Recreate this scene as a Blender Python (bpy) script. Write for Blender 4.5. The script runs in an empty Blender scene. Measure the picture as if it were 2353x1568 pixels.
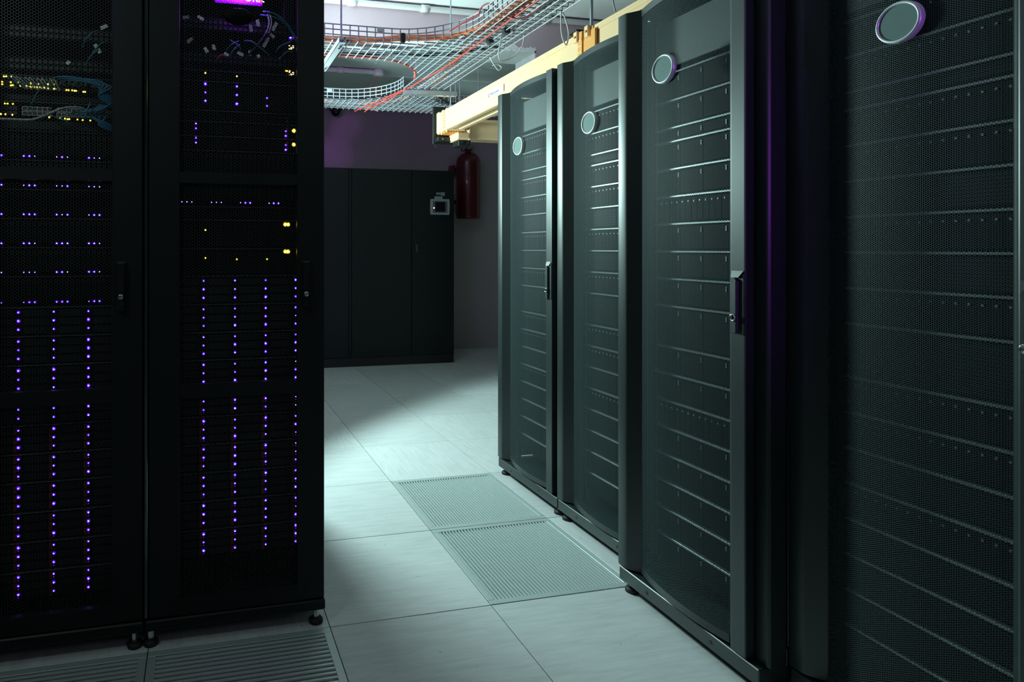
import bpy, math, random
import numpy as np
from mathutils import Vector, Matrix

random.seed(7)
SC = bpy.context.scene
COL = SC.collection
W, H = 2353, 1568

# ------------------------------------------------------------------ camera
CAM = Vector((-1.0311, -3.2382, 1.3011))
YAW = 0.2145
cd = bpy.data.cameras.new('camera')
cd.sensor_width = 36.0
cd.sensor_fit = 'HORIZONTAL'
cd.lens = 1394.4 / W * 36.0
cd.shift_x = (W / 2 - 766.85) / W
cd.shift_y = (570.62 - H / 2) / W
cd.clip_start = 0.02
cam = bpy.data.objects.new('camera', cd)
cam.location = CAM
cam.rotation_euler = (math.pi / 2, 0, -YAW)
COL.objects.link(cam)
SC.camera = cam

# ------------------------------------------------------------------ world, lights, exposure
wd = bpy.data.worlds.new('world')
SC.world = wd
wd.use_nodes = True
wd.node_tree.nodes['Background'].inputs['Color'].default_value = (0.02, 0.03, 0.035, 1)
wd.node_tree.nodes['Background'].inputs['Strength'].default_value = 0.2
SC.view_settings.view_transform = 'Standard'
SC.view_settings.look = 'None'
SC.view_settings.exposure = 0.0
SC.view_settings.gamma = 1.0
SC.view_settings.use_curve_mapping = False
SC.cycles.use_denoising = True
SC.cycles.max_bounces = 7
SC.cycles.diffuse_bounces = 3
SC.cycles.glossy_bounces = 3
SC.cycles.sample_clamp_indirect = 6.0


def lamp(name, kind, loc, aim, energy, color, **kw):
    ld = bpy.data.lights.new(name, kind)
    ld.energy = energy
    ld.color = color
    for k, v in kw.items():
        setattr(ld, k, v)
    o = bpy.data.objects.new(name, ld)
    o.location = loc
    d = Vector(aim) - Vector(loc)
    o.rotation_euler = d.to_track_quat('-Z', 'Y').to_euler()
    COL.objects.link(o)
    return o


# cold work lamp standing behind the left cabinets, aimed across the aisle
lamp('work_lamp', 'SPOT', (-0.93, 1.0, 1.92), (0.07, 0.13, 2.13), 345, (0.66, 1.0, 0.955),
     spot_size=math.radians(156), spot_blend=0.11, shadow_soft_size=0.20)
# violet fill added above the left cabinets to tint lintel and basket wires
lamp('violet_fill', 'AREA', (-1.35, -0.95, 2.85), (0.4, 2.2, 3.1), 3, (0.60, 0.16, 1.0), size=0.25, spread=math.radians(80))
# unseen violet spots added to put patches on the back wall and lintel
for nm, aim, en, sz in (('violet_wall_fill', (0.71, 4.07, 2.80), 22, 10), ('violet_wall_fill', (0.56, 4.07, 2.47), 26, 13), ('violet_lintel_fill', (1.42, 1.55, 3.13), 7, 17)):
    lamp(nm, 'SPOT', (-0.55, 1.9, 2.55) if 'wall' in nm else (-0.7, 0.2, 2.9), aim, en, (0.62, 0.16, 1.0), spot_size=math.radians(sz), spot_blend=0.9, shadow_soft_size=0.03)
# weak fill added near the ceiling, left of the camera, for the left cabinets
lamp('corner_fill', 'AREA', (-2.6, -2.7, 3.0), (-1.75, -1.2, 1.9), 2.0, (0.78, 1.0, 0.95), size=0.4, spread=math.radians(75))
lamp('violet_side_fill', 'SPOT', (0.48, -4.3, 1.75), (0.58, -1.8, 1.55), 42, (0.45, 0.08, 1.0), spot_size=math.radians(38), spot_blend=0.8, shadow_soft_size=0.06)  # violet spot added only to draw an edge line on the protruding cabinet
# dim lavender fill added behind the camera, no fixture there
lamp('room_fill', 'AREA', (0.1, -4.6, 3.2), (0.6, -2.0, 0.0), 4.0, (0.78, 0.78, 1.0), size=1.2)

# ------------------------------------------------------------------ materials
MATS = {}


def mat(name, color, rough=0.5, metal=0.0, spec=0.5, emit=None, estr=0.0, noise=None, bump=None, coat=0.0):
    """noise=(scale, amount) varies colour; bump=(scale, strength, distance)."""
    m = bpy.data.materials.new(name)
    m.use_nodes = True
    nt = m.node_tree
    b = nt.nodes['Principled BSDF']
    b.inputs['Base Color'].default_value = (*color, 1)
    b.inputs['Roughness'].default_value = rough
    b.inputs['Metallic'].default_value = metal
    b.inputs['Specular IOR Level'].default_value = spec
    b.inputs['Coat Weight'].default_value = coat
    if emit:
        b.inputs['Emission Color'].default_value = (*emit, 1)
        b.inputs['Emission Strength'].default_value = estr
    if noise or bump:
        tc = nt.nodes.new('ShaderNodeTexCoord')
    if noise:
        n = nt.nodes.new('ShaderNodeTexNoise')
        n.inputs['Scale'].default_value = noise[0]
        n.inputs['Detail'].default_value = 5
        nt.links.new(tc.outputs['Object'], n.inputs['Vector'])
        mp = nt.nodes.new('ShaderNodeMapRange')
        mp.inputs[3].default_value = 1 - noise[1]
        mp.inputs[4].default_value = 1 + noise[1]
        nt.links.new(n.outputs['Fac'], mp.inputs[0])
        mx = nt.nodes.new('ShaderNodeMix')
        mx.data_type = 'RGBA'
        mx.blend_type = 'MULTIPLY'
        mx.inputs[0].default_value = 1
        mx.inputs[6].default_value = (*color, 1)
        nt.links.new(mp.outputs[0], mx.inputs[7])
        nt.links.new(mx.outputs[2], b.inputs['Base Color'])
    if bump:
        n2 = nt.nodes.new('ShaderNodeTexNoise')
        n2.inputs['Scale'].default_value = bump[0]
        n2.inputs['Detail'].default_value = 3
        nt.links.new(tc.outputs['Object'], n2.inputs['Vector'])
        bp = nt.nodes.new('ShaderNodeBump')
        bp.inputs['Strength'].default_value = bump[1]
        bp.inputs['Distance'].default_value = bump[2]
        nt.links.new(n2.outputs['Fac'], bp.inputs['Height'])
        nt.links.new(bp.outputs['Normal'], b.inputs['Normal'])
    MATS[name] = m
    return m


def floor_material():
    m = bpy.data.materials.new('floor_vinyl')
    m.use_nodes = True
    nt = m.node_tree
    N, L = nt.nodes.new, nt.links.new
    b = nt.nodes['Principled BSDF']
    b.inputs['Roughness'].default_value = 0.42
    b.inputs['Specular IOR Level'].default_value = 0.4
    tc = N('ShaderNodeTexCoord')
    sep = N('ShaderNodeSeparateXYZ')
    L(tc.outputs['Object'], sep.inputs[0])

    def math_(op, a, bb=None):
        n = N('ShaderNodeMath')
        n.operation = op
        for i, v in enumerate((a, bb)):
            if v is None:
                continue
            if isinstance(v, (int, float)):
                n.inputs[i].default_value = v
            else:
                L(v, n.inputs[i])
        return n.outputs[0]
    ix = math_('FLOOR', math_('DIVIDE', sep.outputs[0], 0.6))
    iy = math_('FLOOR', math_('DIVIDE', sep.outputs[1], 0.6))
    cmb = N('ShaderNodeCombineXYZ')
    L(ix, cmb.inputs[0])
    L(iy, cmb.inputs[1])
    wn = N('ShaderNodeTexWhiteNoise')
    wn.noise_dimensions = '3D'
    L(cmb.outputs[0], wn.inputs['Vector'])
    # streak direction flips from tile to tile
    flip = math_('GREATER_THAN', wn.outputs['Value'], 0.55)

    def streak(sx, sy):
        mp = N('ShaderNodeMapping')
        mp.inputs['Scale'].default_value = (sx, sy, 1)
        L(tc.outputs['Object'], mp.inputs['Vector'])
        off = N('ShaderNodeVectorMath')
        off.operation = 'ADD'
        L(mp.outputs[0], off.inputs[0])
        sc = N('ShaderNodeVectorMath')
        sc.operation = 'SCALE'
        sc.inputs['Scale'].default_value = 7.0
        L(wn.outputs['Color'], sc.inputs[0])
        L(sc.outputs[0], off.inputs[1])
        n = N('ShaderNodeTexNoise')
        n.inputs['Scale'].default_value = 1.0
        n.inputs['Detail'].default_value = 7
        n.inputs['Roughness'].default_value = 0.62
        n.inputs['Distortion'].default_value = 0.6
        L(off.outputs[0], n.inputs['Vector'])
        return n.outputs['Fac']
    s1, s2 = streak(6, 55), streak(55, 6)
    mx = N('ShaderNodeMix')
    L(flip, mx.inputs[0])
    L(s1, mx.inputs[2])
    L(s2, mx.inputs[3])
    cr = N('ShaderNodeValToRGB')
    e = cr.color_ramp.elements
    e[0].position, e[0].color = 0.27, (0.54, 0.55, 0.56, 1)
    e[1].position, e[1].color = 0.55, (0.64, 0.64, 0.65, 1)
    k = cr.color_ramp.elements.new(0.75)
    k.color = (0.70, 0.70, 0.70, 1)
    L(mx.outputs[0], cr.inputs['Fac'])
    # per-tile tone
    mr = N('ShaderNodeMapRange')
    mr.inputs[3].default_value = 0.93
    mr.inputs[4].default_value = 1.05
    L(wn.outputs['Value'], mr.inputs[0])
    mm = N('ShaderNodeMix')
    mm.data_type = 'RGBA'
    mm.blend_type = 'MULTIPLY'
    mm.inputs[0].default_value = 1
    L(cr.outputs['Color'], mm.inputs[6])
    L(mr.outputs[0], mm.inputs[7])
    # small dark scuffs
    sp = N('ShaderNodeTexNoise')
    sp.inputs['Scale'].default_value = 34
    sp.inputs['Detail'].default_value = 2
    L(tc.outputs['Object'], sp.inputs['Vector'])
    th = N('ShaderNodeMapRange')
    th.inputs[1].default_value = 0.735
    th.inputs[2].default_value = 0.775
    th.inputs[3].default_value = 0.0
    th.inputs[4].default_value = 0.6
    L(sp.outputs['Fac'], th.inputs[0])
    m2 = N('ShaderNodeMix')
    m2.data_type = 'RGBA'
    L(th.outputs[0], m2.inputs[0])
    L(mm.outputs[2], m2.inputs[6])
    m2.inputs[7].default_value = (0.12, 0.13, 0.14, 1)
    L(m2.outputs[2], b.inputs['Base Color'])
    bp = N('ShaderNodeBump')
    bp.inputs['Strength'].default_value = 0.08
    bp.inputs['Distance'].default_value = 0.002
    L(mx.outputs[0], bp.inputs['Height'])
    L(bp.outputs['Normal'], b.inputs['Normal'])
    return m


M_FLOOR = floor_material()
M_GAP = mat('tile_joint', (0.03, 0.03, 0.035), 0.9)
M_WALL = mat('wall_paint', (0.44, 0.39, 0.39), 0.75, noise=(3, 0.06), bump=(60, 0.15, 0.004))
M_BEAM = mat('lintel_paint', (0.56, 0.43, 0.47), 0.75, noise=(3, 0.06), bump=(60, 0.15, 0.004))
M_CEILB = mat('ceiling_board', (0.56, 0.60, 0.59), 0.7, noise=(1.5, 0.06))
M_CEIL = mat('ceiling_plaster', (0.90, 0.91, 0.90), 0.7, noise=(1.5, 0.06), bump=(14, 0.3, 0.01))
M_PLASTER = mat('rough_plaster', (0.90, 0.92, 0.90), 0.85, noise=(25, 0.10), bump=(40, 0.6, 0.01))
M_PVC = mat('conduit_pvc', (0.66, 0.64, 0.63), 0.45)
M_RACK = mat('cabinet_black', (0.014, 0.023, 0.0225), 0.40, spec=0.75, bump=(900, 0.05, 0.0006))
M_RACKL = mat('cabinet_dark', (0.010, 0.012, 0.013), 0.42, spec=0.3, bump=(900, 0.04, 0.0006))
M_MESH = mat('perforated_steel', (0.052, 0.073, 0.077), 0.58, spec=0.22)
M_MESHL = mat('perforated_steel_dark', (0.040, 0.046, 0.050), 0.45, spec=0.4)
M_RUB = mat('black_rubber', (0.012, 0.012, 0.013), 0.6)
M_BLK = mat('black_steel', (0.010, 0.011, 0.012), 0.5)
M_CHR = mat('chrome', (0.75, 0.78, 0.78), 0.15, metal=1)
M_RIM = mat('badge_rim', (0.85, 0.88, 0.88), 0.35, metal=0.45)
M_GLOSS = mat('dark_polished_metal', (0.16, 0.18, 0.18), 0.12, metal=1)
M_ZINC = mat('zinc_wire', (0.36, 0.38, 0.42), 0.38, metal=0.35)
M_STRUT = mat('galvanised_steel', (0.62, 0.64, 0.68), 0.4, metal=0.7, noise=(60, 0.15))
M_SERV = mat('server_black', (0.003, 0.0035, 0.004), 0.6, spec=0.10)
M_SERVG = mat('server_graphite', (0.008, 0.010, 0.0105), 0.5, spec=0.2)
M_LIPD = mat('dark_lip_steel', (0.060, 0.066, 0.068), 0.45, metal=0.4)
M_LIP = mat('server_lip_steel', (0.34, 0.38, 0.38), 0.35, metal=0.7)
M_BLANK = mat('blanking_grey', (0.22, 0.24, 0.235), 0.5)
M_TAB = mat('silver_tab', (0.30, 0.33, 0.33), 0.45, metal=0.6)
M_RED = mat('red_latch', (0.16, 0.022, 0.014), 0.45)
M_BADGE = mat('badge_face', (0.15, 0.22, 0.215), 0.6, spec=0.25, noise=(40, 0.04))
M_DUCT = mat('duct_yellow', (1.0, 0.65, 0.37), 0.42, noise=(5, 0.02))
M_DUCTO = mat('duct_orange', (0.95, 0.42, 0.10), 0.5)
M_LABEL = mat('white_label', (0.80, 0.78, 0.80), 0.6)
M_LABELG = mat('grey_label', (0.35, 0.36, 0.40), 0.6)
M_INK = mat('label_ink', (0.12, 0.13, 0.16), 0.6)
M_INKR = mat('label_ink_red', (0.7, 0.06, 0.10), 0.6)
M_AC = mat('unit_charcoal', (0.008, 0.012, 0.012), 0.5, spec=0.3)
M_ACD = mat('unit_plinth', (0.012, 0.013, 0.014), 0.5)
M_PANEL = mat('panel_grey', (0.34, 0.40, 0.38), 0.5)
M_PANELD = mat('panel_inner', (0.12, 0.12, 0.14), 0.5)
M_SCREEN = mat('screen_black', (0.008, 0.008, 0.009), 0.2)
M_CYL = mat('cylinder_red', (0.10, 0.006, 0.009), 0.35, coat=0.3)
M_ALU = mat('grille_aluminium', (0.62, 0.68, 0.67), 0.42, metal=0.35)
M_ALU2 = mat('grille_frame_aluminium', (0.52, 0.58, 0.57), 0.45, metal=0.35)
M_PIT = mat('underfloor', (0.02, 0.02, 0.024), 0.9)
M_COR = mat('cable_orange', (0.90, 0.25, 0.09), 0.5)
M_COR2 = mat('cable_dark_red', (0.45, 0.05, 0.07), 0.5)
M_CRED = mat('cable_red', (0.58, 0.05, 0.035), 0.45)
M_CPINK = mat('cable_pink', (0.62, 0.18, 0.18), 0.5)
M_CWHT = mat('cable_white', (0.74, 0.76, 0.78), 0.5)
M_CBLK = mat('cable_black', (0.012, 0.012, 0.014), 0.5)
M_CTEAL = mat('cable_teal', (0.03, 0.22, 0.25), 0.5)
M_CBLU = mat('cable_blue', (0.010, 0.16, 0.30), 0.5)
M_CGRY = mat('cable_grey', (0.38, 0.40, 0.42), 0.5)
M_LEDC = mat('led_violet_core', (0.9, 0.9, 1), 0.4, emit=(0.80, 0.72, 1.0), estr=10)
M_LEDH = mat('led_violet_glow', (0.10, 0.02, 0.5), 0.4, emit=(0.10, 0.010, 1.0), estr=1.7)  # emissive ring painting the bloom around violet cores; also the dim small lights
M_LEDY = mat('led_yellow_core', (1, 1, 0.6), 0.4, emit=(1.0, 0.86, 0.22), estr=5)
M_LEDYH = mat('led_yellow_halo', (0.6, 0.5, 0.0), 0.4, emit=(1.0, 0.72, 0.0), estr=1.3)  # emissive ring painting the bloom around yellow cores
M_LEDR = mat('led_red', (0.8, 0.05, 0.05), 0.4, emit=(1.0, 0.05, 0.06), estr=4)
M_SEG = mat('segment_display', (1, 0.9, 0.5), 0.4, emit=(1.0, 0.80, 0.42), estr=3)
M_SIGN = mat('sign_violet', (0.3, 0.05, 0.9), 0.4, emit=(0.20, 0.0, 1.0), estr=1.7)
M_SIGNW = mat('sign_letters', (1, 1, 1), 0.4, emit=(1, 0.9, 1), estr=5)
M_DIFF = None


# ------------------------------------------------------------------ mesh building
class MB:
    def __init__(self):
        self.v, self.f, self.m, self.s = [], [], [], []
        self.mats = []

    def mi(self, m):
        if m not in self.mats:
            self.mats.append(m)
        return self.mats.index(m)

    def add(self, vs, fs, m, smooth=False):
        o = len(self.v)
        self.v += [tuple(p) for p in vs]
        i = self.mi(m)
        for f in fs:
            self.f.append(tuple(o + k for k in f))
            self.m.append(i)
            self.s.append(smooth)
        return self

    def box(self, x0, x1, y0, y1, z0, z1, m):
        vs = [(x0, y0, z0), (x1, y0, z0), (x1, y1, z0), (x0, y1, z0), (x0, y0, z1), (x1, y0, z1), (x1, y1, z1), (x0, y1, z1)]
        fs = [(0, 3, 2, 1), (4, 5, 6, 7), (0, 1, 5, 4), (1, 2, 6, 5), (2, 3, 7, 6), (3, 0, 4, 7)]
        return self.add(vs, fs, m)

    def bbox(self, x0, x1, y0, y1, z0, z1, m, c=0.003):
        """box with chamfered vertical and horizontal edges (all twelve)."""
        X, Y, Z = (x0, x1), (y0, y1), (z0, z1)
        c = min(c, (x1 - x0) * .45, (y1 - y0) * .45, (z1 - z0) * .45)
        vs, idx = [], {}
        for i in (0, 1):
            for j in (0, 1):
                for k in (0, 1):
                    sx, sy, sz = (1 - 2 * i) * c, (1 - 2 * j) * c, (1 - 2 * k) * c
                    for a, p in (('x', (X[i], Y[j] + sy, Z[k] + sz)), ('y', (X[i] + sx, Y[j], Z[k] + sz)), ('z', (X[i] + sx, Y[j] + sy, Z[k]))):
                        idx[(i, j, k, a)] = len(vs)
                        vs.append(p)
        g = lambda *t: idx[t]
        fs = []
        for i in (0, 1):
            q = [g(i, 0, 0, 'x'), g(i, 1, 0, 'x'), g(i, 1, 1, 'x'), g(i, 0, 1, 'x')]
            fs.append(q if i else q[::-1])
            q = [g(0, i, 0, 'y'), g(1, i, 0, 'y'), g(1, i, 1, 'y'), g(0, i, 1, 'y')]
            fs.append(q[::-1] if i else q)
            q = [g(0, 0, i, 'z'), g(1, 0, i, 'z'), g(1, 1, i, 'z'), g(0, 1, i, 'z')]
            fs.append(q if i else q[::-1])
        for i in (0, 1):
            for j in (0, 1):
                q = [g(i, j, 0, 'x'), g(i, j, 1, 'x'), g(i, j, 1, 'y'), g(i, j, 0, 'y')]
                fs.append(q if (i == j) else q[::-1])
                q = [g(i, 0, j, 'x'), g(i, 1, j, 'x'), g(i, 1, j, 'z'), g(i, 0, j, 'z')]
                fs.append(q if (i != j) else q[::-1])
                q = [g(0, i, j, 'y'), g(1, i, j, 'y'), g(1, i, j, 'z'), g(0, i, j, 'z')]
                fs.append(q if (i == j) else q[::-1])
                for k in (0, 1):
                    fs.append([g(i, j, k, 'x'), g(i, j, k, 'y'), g(i, j, k, 'z')])
        return self.add(vs, fs, m)

    def quad(self, a, b, c, d, m):
        return self.add([a, b, c, d], [(0, 1, 2, 3)], m)

    def cyl(self, p0, p1, r, m, n=16, r1=None, caps=True, smooth=True):
        p0, p1 = Vector(p0), Vector(p1)
        r1 = r if r1 is None else r1
        d = (p1 - p0).normalized()
        a = d.orthogonal().normalized()
        b = d.cross(a)
        vs = []
        for p, rr in ((p0, r), (p1, r1)):
            for i in range(n):
                t = 2 * math.pi * i / n
                vs.append(p + a * (math.cos(t) * rr) + b * (math.sin(t) * rr))
        self.add(vs, [(i, (i + 1) % n, n + (i + 1) % n, n + i) for i in range(n)], m, smooth)
        if caps:
            self.add(vs[:n], [tuple(range(n))[::-1]], m)
            self.add(vs[n:], [tuple(range(n))], m)
        return self

    def lathe(self, c, prof, m, n=24, axis='z', smooth=True):
        """prof = [(r, h)], around axis through c."""
        c = Vector(c)
        vs = []
        for r, h in prof:
            for i in range(n):
                t = 2 * math.pi * i / n
                p = {'z': (r * math.cos(t), r * math.sin(t), h), 'y': (r * math.cos(t), h, r * math.sin(t)), 'x': (h, r * math.cos(t), r * math.sin(t))}[axis]
                vs.append(c + Vector(p))
        fs = []
        for k in range(len(prof) - 1):
            for i in range(n):
                j = (i + 1) % n
                fs.append((k * n + i, k * n + j, (k + 1) * n + j, (k + 1) * n + i))
        return self.add(vs, fs, m, smooth)

    def tube(self, pts, r, m, n=6, closed=False):
        pts = [Vector(p) for p in pts]
        k = len(pts)
        vs = []
        up = None
        for i, p in enumerate(pts):
            a = pts[max(i - 1, 0)]
            b = pts[min(i + 1, k - 1)]
            t = (b - a).normalized()
            if up is None:
                up = t.orthogonal().normalized()
            up = (up - t * up.dot(t)).normalized()
            w = t.cross(up)
            for q in range(n):
                an = 2 * math.pi * q / n
                vs.append(p + up * (math.cos(an) * r) + w * (math.sin(an) * r))
        fs = []
        for i in range(k - 1):
            for q in range(n):
                fs.append((i * n + q, i * n + (q + 1) % n, (i + 1) * n + (q + 1) % n, (i + 1) * n + q))
        self.add(vs, fs, m, True)
        self.add(vs[:n], [tuple(range(n))[::-1]], m)
        self.add(vs[-n:], [tuple(range(n))], m)
        return self

    def extrude(self, prof, z0, z1, m, smooth=False, caps=True):
        """prof closed polygon [(x, y)] CCW, extruded along z."""
        n = len(prof)
        vs = [(x, y, z0) for x, y in prof] + [(x, y, z1) for x, y in prof]
        self.add(vs, [(i, (i + 1) % n, n + (i + 1) % n, n + i) for i in range(n)], m, smooth)
        if caps:
            self.add(vs[:n], [tuple(range(n))[::-1]], m)
            self.add(vs[n:], [tuple(range(n))], m)
        return self

    def mesh(self, name):
        me = bpy.data.meshes.new(name)
        me.from_pydata(self.v, [], self.f)
        for m in self.mats:
            me.materials.append(m)
        me.polygons.foreach_set('material_index', self.m)
        me.polygons.foreach_set('use_smooth', self.s)
        me.update()
        return me


def smooth_path(pts, sub=8):
    pts = [Vector(p) for p in pts]
    out = []
    for i in range(len(pts) - 1):
        p0 = pts[max(i - 1, 0)]
        p1, p2 = pts[i], pts[i + 1]
        p3 = pts[min(i + 2, len(pts) - 1)]
        for k in range(sub):
            t = k / sub
            out.append(0.5 * ((2 * p1) + (p2 - p0) * t + (2 * p0 - 5 * p1 + 4 * p2 - p3) * t * t + (3 * p1 - p0 - 3 * p2 + p3) * t ** 3))
    out.append(pts[-1])
    return out


def tag(o, label=None, cat=None, group=None, kind=None):
    if label:
        o['label'] = label
    if cat:
        o['category'] = cat
    if group:
        o['group'] = group
    if kind:
        o['kind'] = kind
    return o


def link(name, data, parent=None):
    o = bpy.data.objects.new(name, data)
    COL.objects.link(o)
    if parent:
        o.parent = parent
    return o


def obj(name, mb, parent=None):
    return link(name, mb.mesh(name) if isinstance(mb, MB) else mb, parent)


def text_mesh(name, curve, parent):
    tmp = bpy.data.objects.new(name, curve)
    me = bpy.data.meshes.new_from_object(tmp)
    bpy.data.objects.remove(tmp)
    return link(name, me, parent)


def thing(name, label, cat, loc=(0, 0, 0), rz=0.0, group=None):
    o = link(name, None)
    o.empty_display_size = 0.05
    o.location = loc
    o.rotation_euler = (0, 0, rz)
    return tag(o, label, cat, group)


def struct(name, mb):
    return tag(obj(name, mb), kind='structure')


def copy_tree(o, parent=None):
    c = o.copy()
    COL.objects.link(c)
    c.parent = parent
    for ch in list(o.children):
        copy_tree(ch, c)
    return c


def hexmesh(name, x0, x1, z0, z1, a, wall, depth_fn, m, zs=1.0):
    """perforated sheet: hexagonal holes at pitch a, wall thickness wall, in the xz plane at y = depth_fn(x)."""
    R = a / math.sqrt(3)
    ri = R - wall / math.sqrt(3)
    dx = a * math.sqrt(3) / 2
    nx = max(1, int((x1 - x0) / dx) + 1)
    nz = max(1, int((z1 - z0) / (a * zs)) + 2)
    ang = np.radians(60 * np.arange(6))
    J, I = np.meshgrid(np.arange(nz), np.arange(nx), indexing='ij')
    cx = x0 + dx * .5 + I * dx
    cz = z0 + (J + 0.5 * (I % 2)) * a * zs
    cx, cz = cx.ravel(), cz.ravel()
    ox = cx[:, None] + R * np.cos(ang)
    oz = cz[:, None] + R * np.sin(ang) * zs
    ixx = cx[:, None] + ri * np.cos(ang)
    izz = cz[:, None] + ri * np.sin(ang) * zs
    px = np.concatenate([ox.ravel(), ixx.ravel()])
    pz = np.concatenate([oz.ravel(), izz.ravel()])
    px = np.clip(px, x0, x1)
    pz = np.clip(pz, z0, z1)
    py = depth_fn(px)
    n = len(cx)
    co = np.stack([px, py, pz], 1).astype(np.float32)
    base = np.arange(n)[:, None] * 6 + np.arange(6)[None]
    nxt = np.arange(n)[:, None] * 6 + (np.arange(6)[None] + 1) % 6
    f = np.stack([base, nxt, nxt + 6 * n, base + 6 * n], 2).reshape(-1, 4)
    # merge shared outer vertices
    key = np.round(co[:6 * n] * 20000).astype(np.int64)
    _, first, inv = np.unique(key, axis=0, return_index=True, return_inverse=True)
    inv = inv.ravel()
    nu = len(first)
    co2 = np.concatenate([co[:6 * n][first], co[6 * n:]])
    remap = np.concatenate([inv, nu + np.arange(6 * n)])
    f = remap[f]
    # drop fully collapsed quads
    P = co2[f]
    area = np.linalg.norm(np.cross(P[:, 2] - P[:, 0], P[:, 3] - P[:, 1]), axis=1)
    f = f[area > 1e-9]
    me = bpy.data.meshes.new(name)
    me.vertices.add(len(co2))
    me.vertices.foreach_set('co', co2.ravel())
    me.loops.add(len(f) * 4)
    me.loops.foreach_set('vertex_index', f.ravel().astype(np.int32))
    me.polygons.add(len(f))
    me.polygons.foreach_set('loop_start', (np.arange(len(f)) * 4).astype(np.int32))
    me.materials.append(m)
    me.update(calc_edges=True)
    me.validate()
    return me


ORD = ['first', 'second', 'third', 'fourth', 'fifth', 'sixth', 'seventh', 'eighth', 'ninth', 'tenth', 'eleventh', 'twelfth',
       'thirteenth', 'fourteenth', 'fifteenth', 'sixteenth', 'seventeenth', 'eighteenth', 'nineteenth', 'twentieth']

# ================================================================== SETTING
T = 0.6
GRILLES = {(0, -1), (0, -2), (-2, -3), (-3, -3)}      # tile cells (ix, iy) that hold floor grilles
fl = MB()
g = 0.0011
for ix in range(-8, 8):
    for iy in range(-11, 8):
        if (ix, iy) in GRILLES:
            continue
        x0, x1, y0, y1 = ix * T + g, (ix + 1) * T - g, iy * T + g, min((iy + 1) * T, 4.3) - g
        # slab top with a tiny arris
        c = 0.0012
        vs = [(x0, y0, -c), (x1, y0, -c), (x1, y1, -c), (x0, y1, -c), (x0 + c, y0 + c, 0), (x1 - c, y0 + c, 0), (x1 - c, y1 - c, 0), (x0 + c, y1 - c, 0)]
        fl.add(vs, [(4, 5, 6, 7), (0, 1, 5, 4), (1, 2, 6, 5), (2, 3, 7, 6), (3, 0, 4, 7)], M_FLOOR)
        lo = [(x0, y0, -0.03), (x1, y0, -0.03), (x1, y1, -0.03), (x0, y1, -0.03)]
        fl.add(lo + vs[:4], [(0, 1, 5, 4), (1, 2, 6, 5), (2, 3, 7, 6), (3, 0, 4, 7)], M_GAP)
fl.quad((-4.9, -6.7, -0.30), (4.9, -6.7, -0.30), (4.9, 4.4, -0.30), (-4.9, 4.4, -0.30), M_PIT)
struct('floor', fl)

XL, XR, YF, YB = -4.6, 4.6, -6.4, 4.07
ZC, ZL = 3.33, 3.0
struct('wall_back', MB().box(XL, XR, YB, YB + 0.15, -0.3, ZC + 0.1, M_WALL))
struct('wall_front', MB().box(XL, XR, YF - 0.15, YF, -0.3, ZC + 0.1, M_WALL))
struct('wall_left', MB().box(XL - 0.15, XL, YF, YB, -0.3, ZC + 0.1, M_WALL))
struct('wall_right', MB().box(XR, XR + 0.15, YF, YB, -0.3, ZC + 0.1, M_WALL))
ce = MB()
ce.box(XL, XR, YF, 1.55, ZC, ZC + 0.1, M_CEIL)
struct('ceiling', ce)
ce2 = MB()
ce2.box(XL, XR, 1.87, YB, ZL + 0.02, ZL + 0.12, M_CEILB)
for x in (-0.35, 0.55, 1.45):        # ceiling board joints
    ce2.box(x, x + 0.012, 1.87, 2.55, ZL + 0.014, ZL + 0.021, M_CEILB)
for y in (2.1, 2.55):
    ce2.box(-4, 3, y, y + 0.012, ZL + 0.014, ZL + 0.021, M_CEILB)
struct('ceiling_back', ce2)
# dividing wall with a wide rough opening: lintel over the opening and pier at its right
lw = MB()
lw.box(XL, 1.81, 1.55, 1.87, ZL + 0.02, ZC + 0.02, M_BEAM)
lw.box(1.81, XR, 1.55, 1.87, -0.02, ZC + 0.02, M_BEAM)
struct('wall_middle', lw)
# ragged bright plaster along the broken edge of the opening
pl = MB()
rng = random.Random(3)
xs = np.linspace(0.6, 1.81, 260)
top = [ZL + 0.02 + 0.016 + (0.020 if x > 1.3 else 0.008) * math.sin(9 * x + math.sin(31 * x)) ** 2 + 0.014 * rng.random() ** 2 for x in xs]
for i in range(len(xs) - 1):
    pl.add([(xs[i], 1.5465, ZL + 0.001), (xs[i + 1], 1.5465, ZL + 0.001), (xs[i + 1], 1.5485, top[i + 1]), (xs[i], 1.5485, top[i])], [(0, 1, 2, 3)], M_PLASTER)
pl.box(-0.2, 1.81, 1.5465, 1.875, ZL - 0.002, ZL + 0.0195, M_PLASTER)
zz = np.linspace(2.2, ZL + 0.05, 120)
pl.box(1.797, 1.8095, 1.5465, 1.872, 0.0, ZL + 0.03, M_PLASTER)
ed = [1.811 + 0.010 * rng.random() ** 2 for _ in zz]
for i in range(len(zz) - 1):
    pl.add([(1.797, 1.546, zz[i]), (ed[i], 1.548, zz[i]), (ed[i + 1], 1.548, zz[i + 1]), (1.797, 1.546, zz[i + 1])], [(0, 1, 2, 3)], M_PLASTER)
struct('trim_1', pl)

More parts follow.
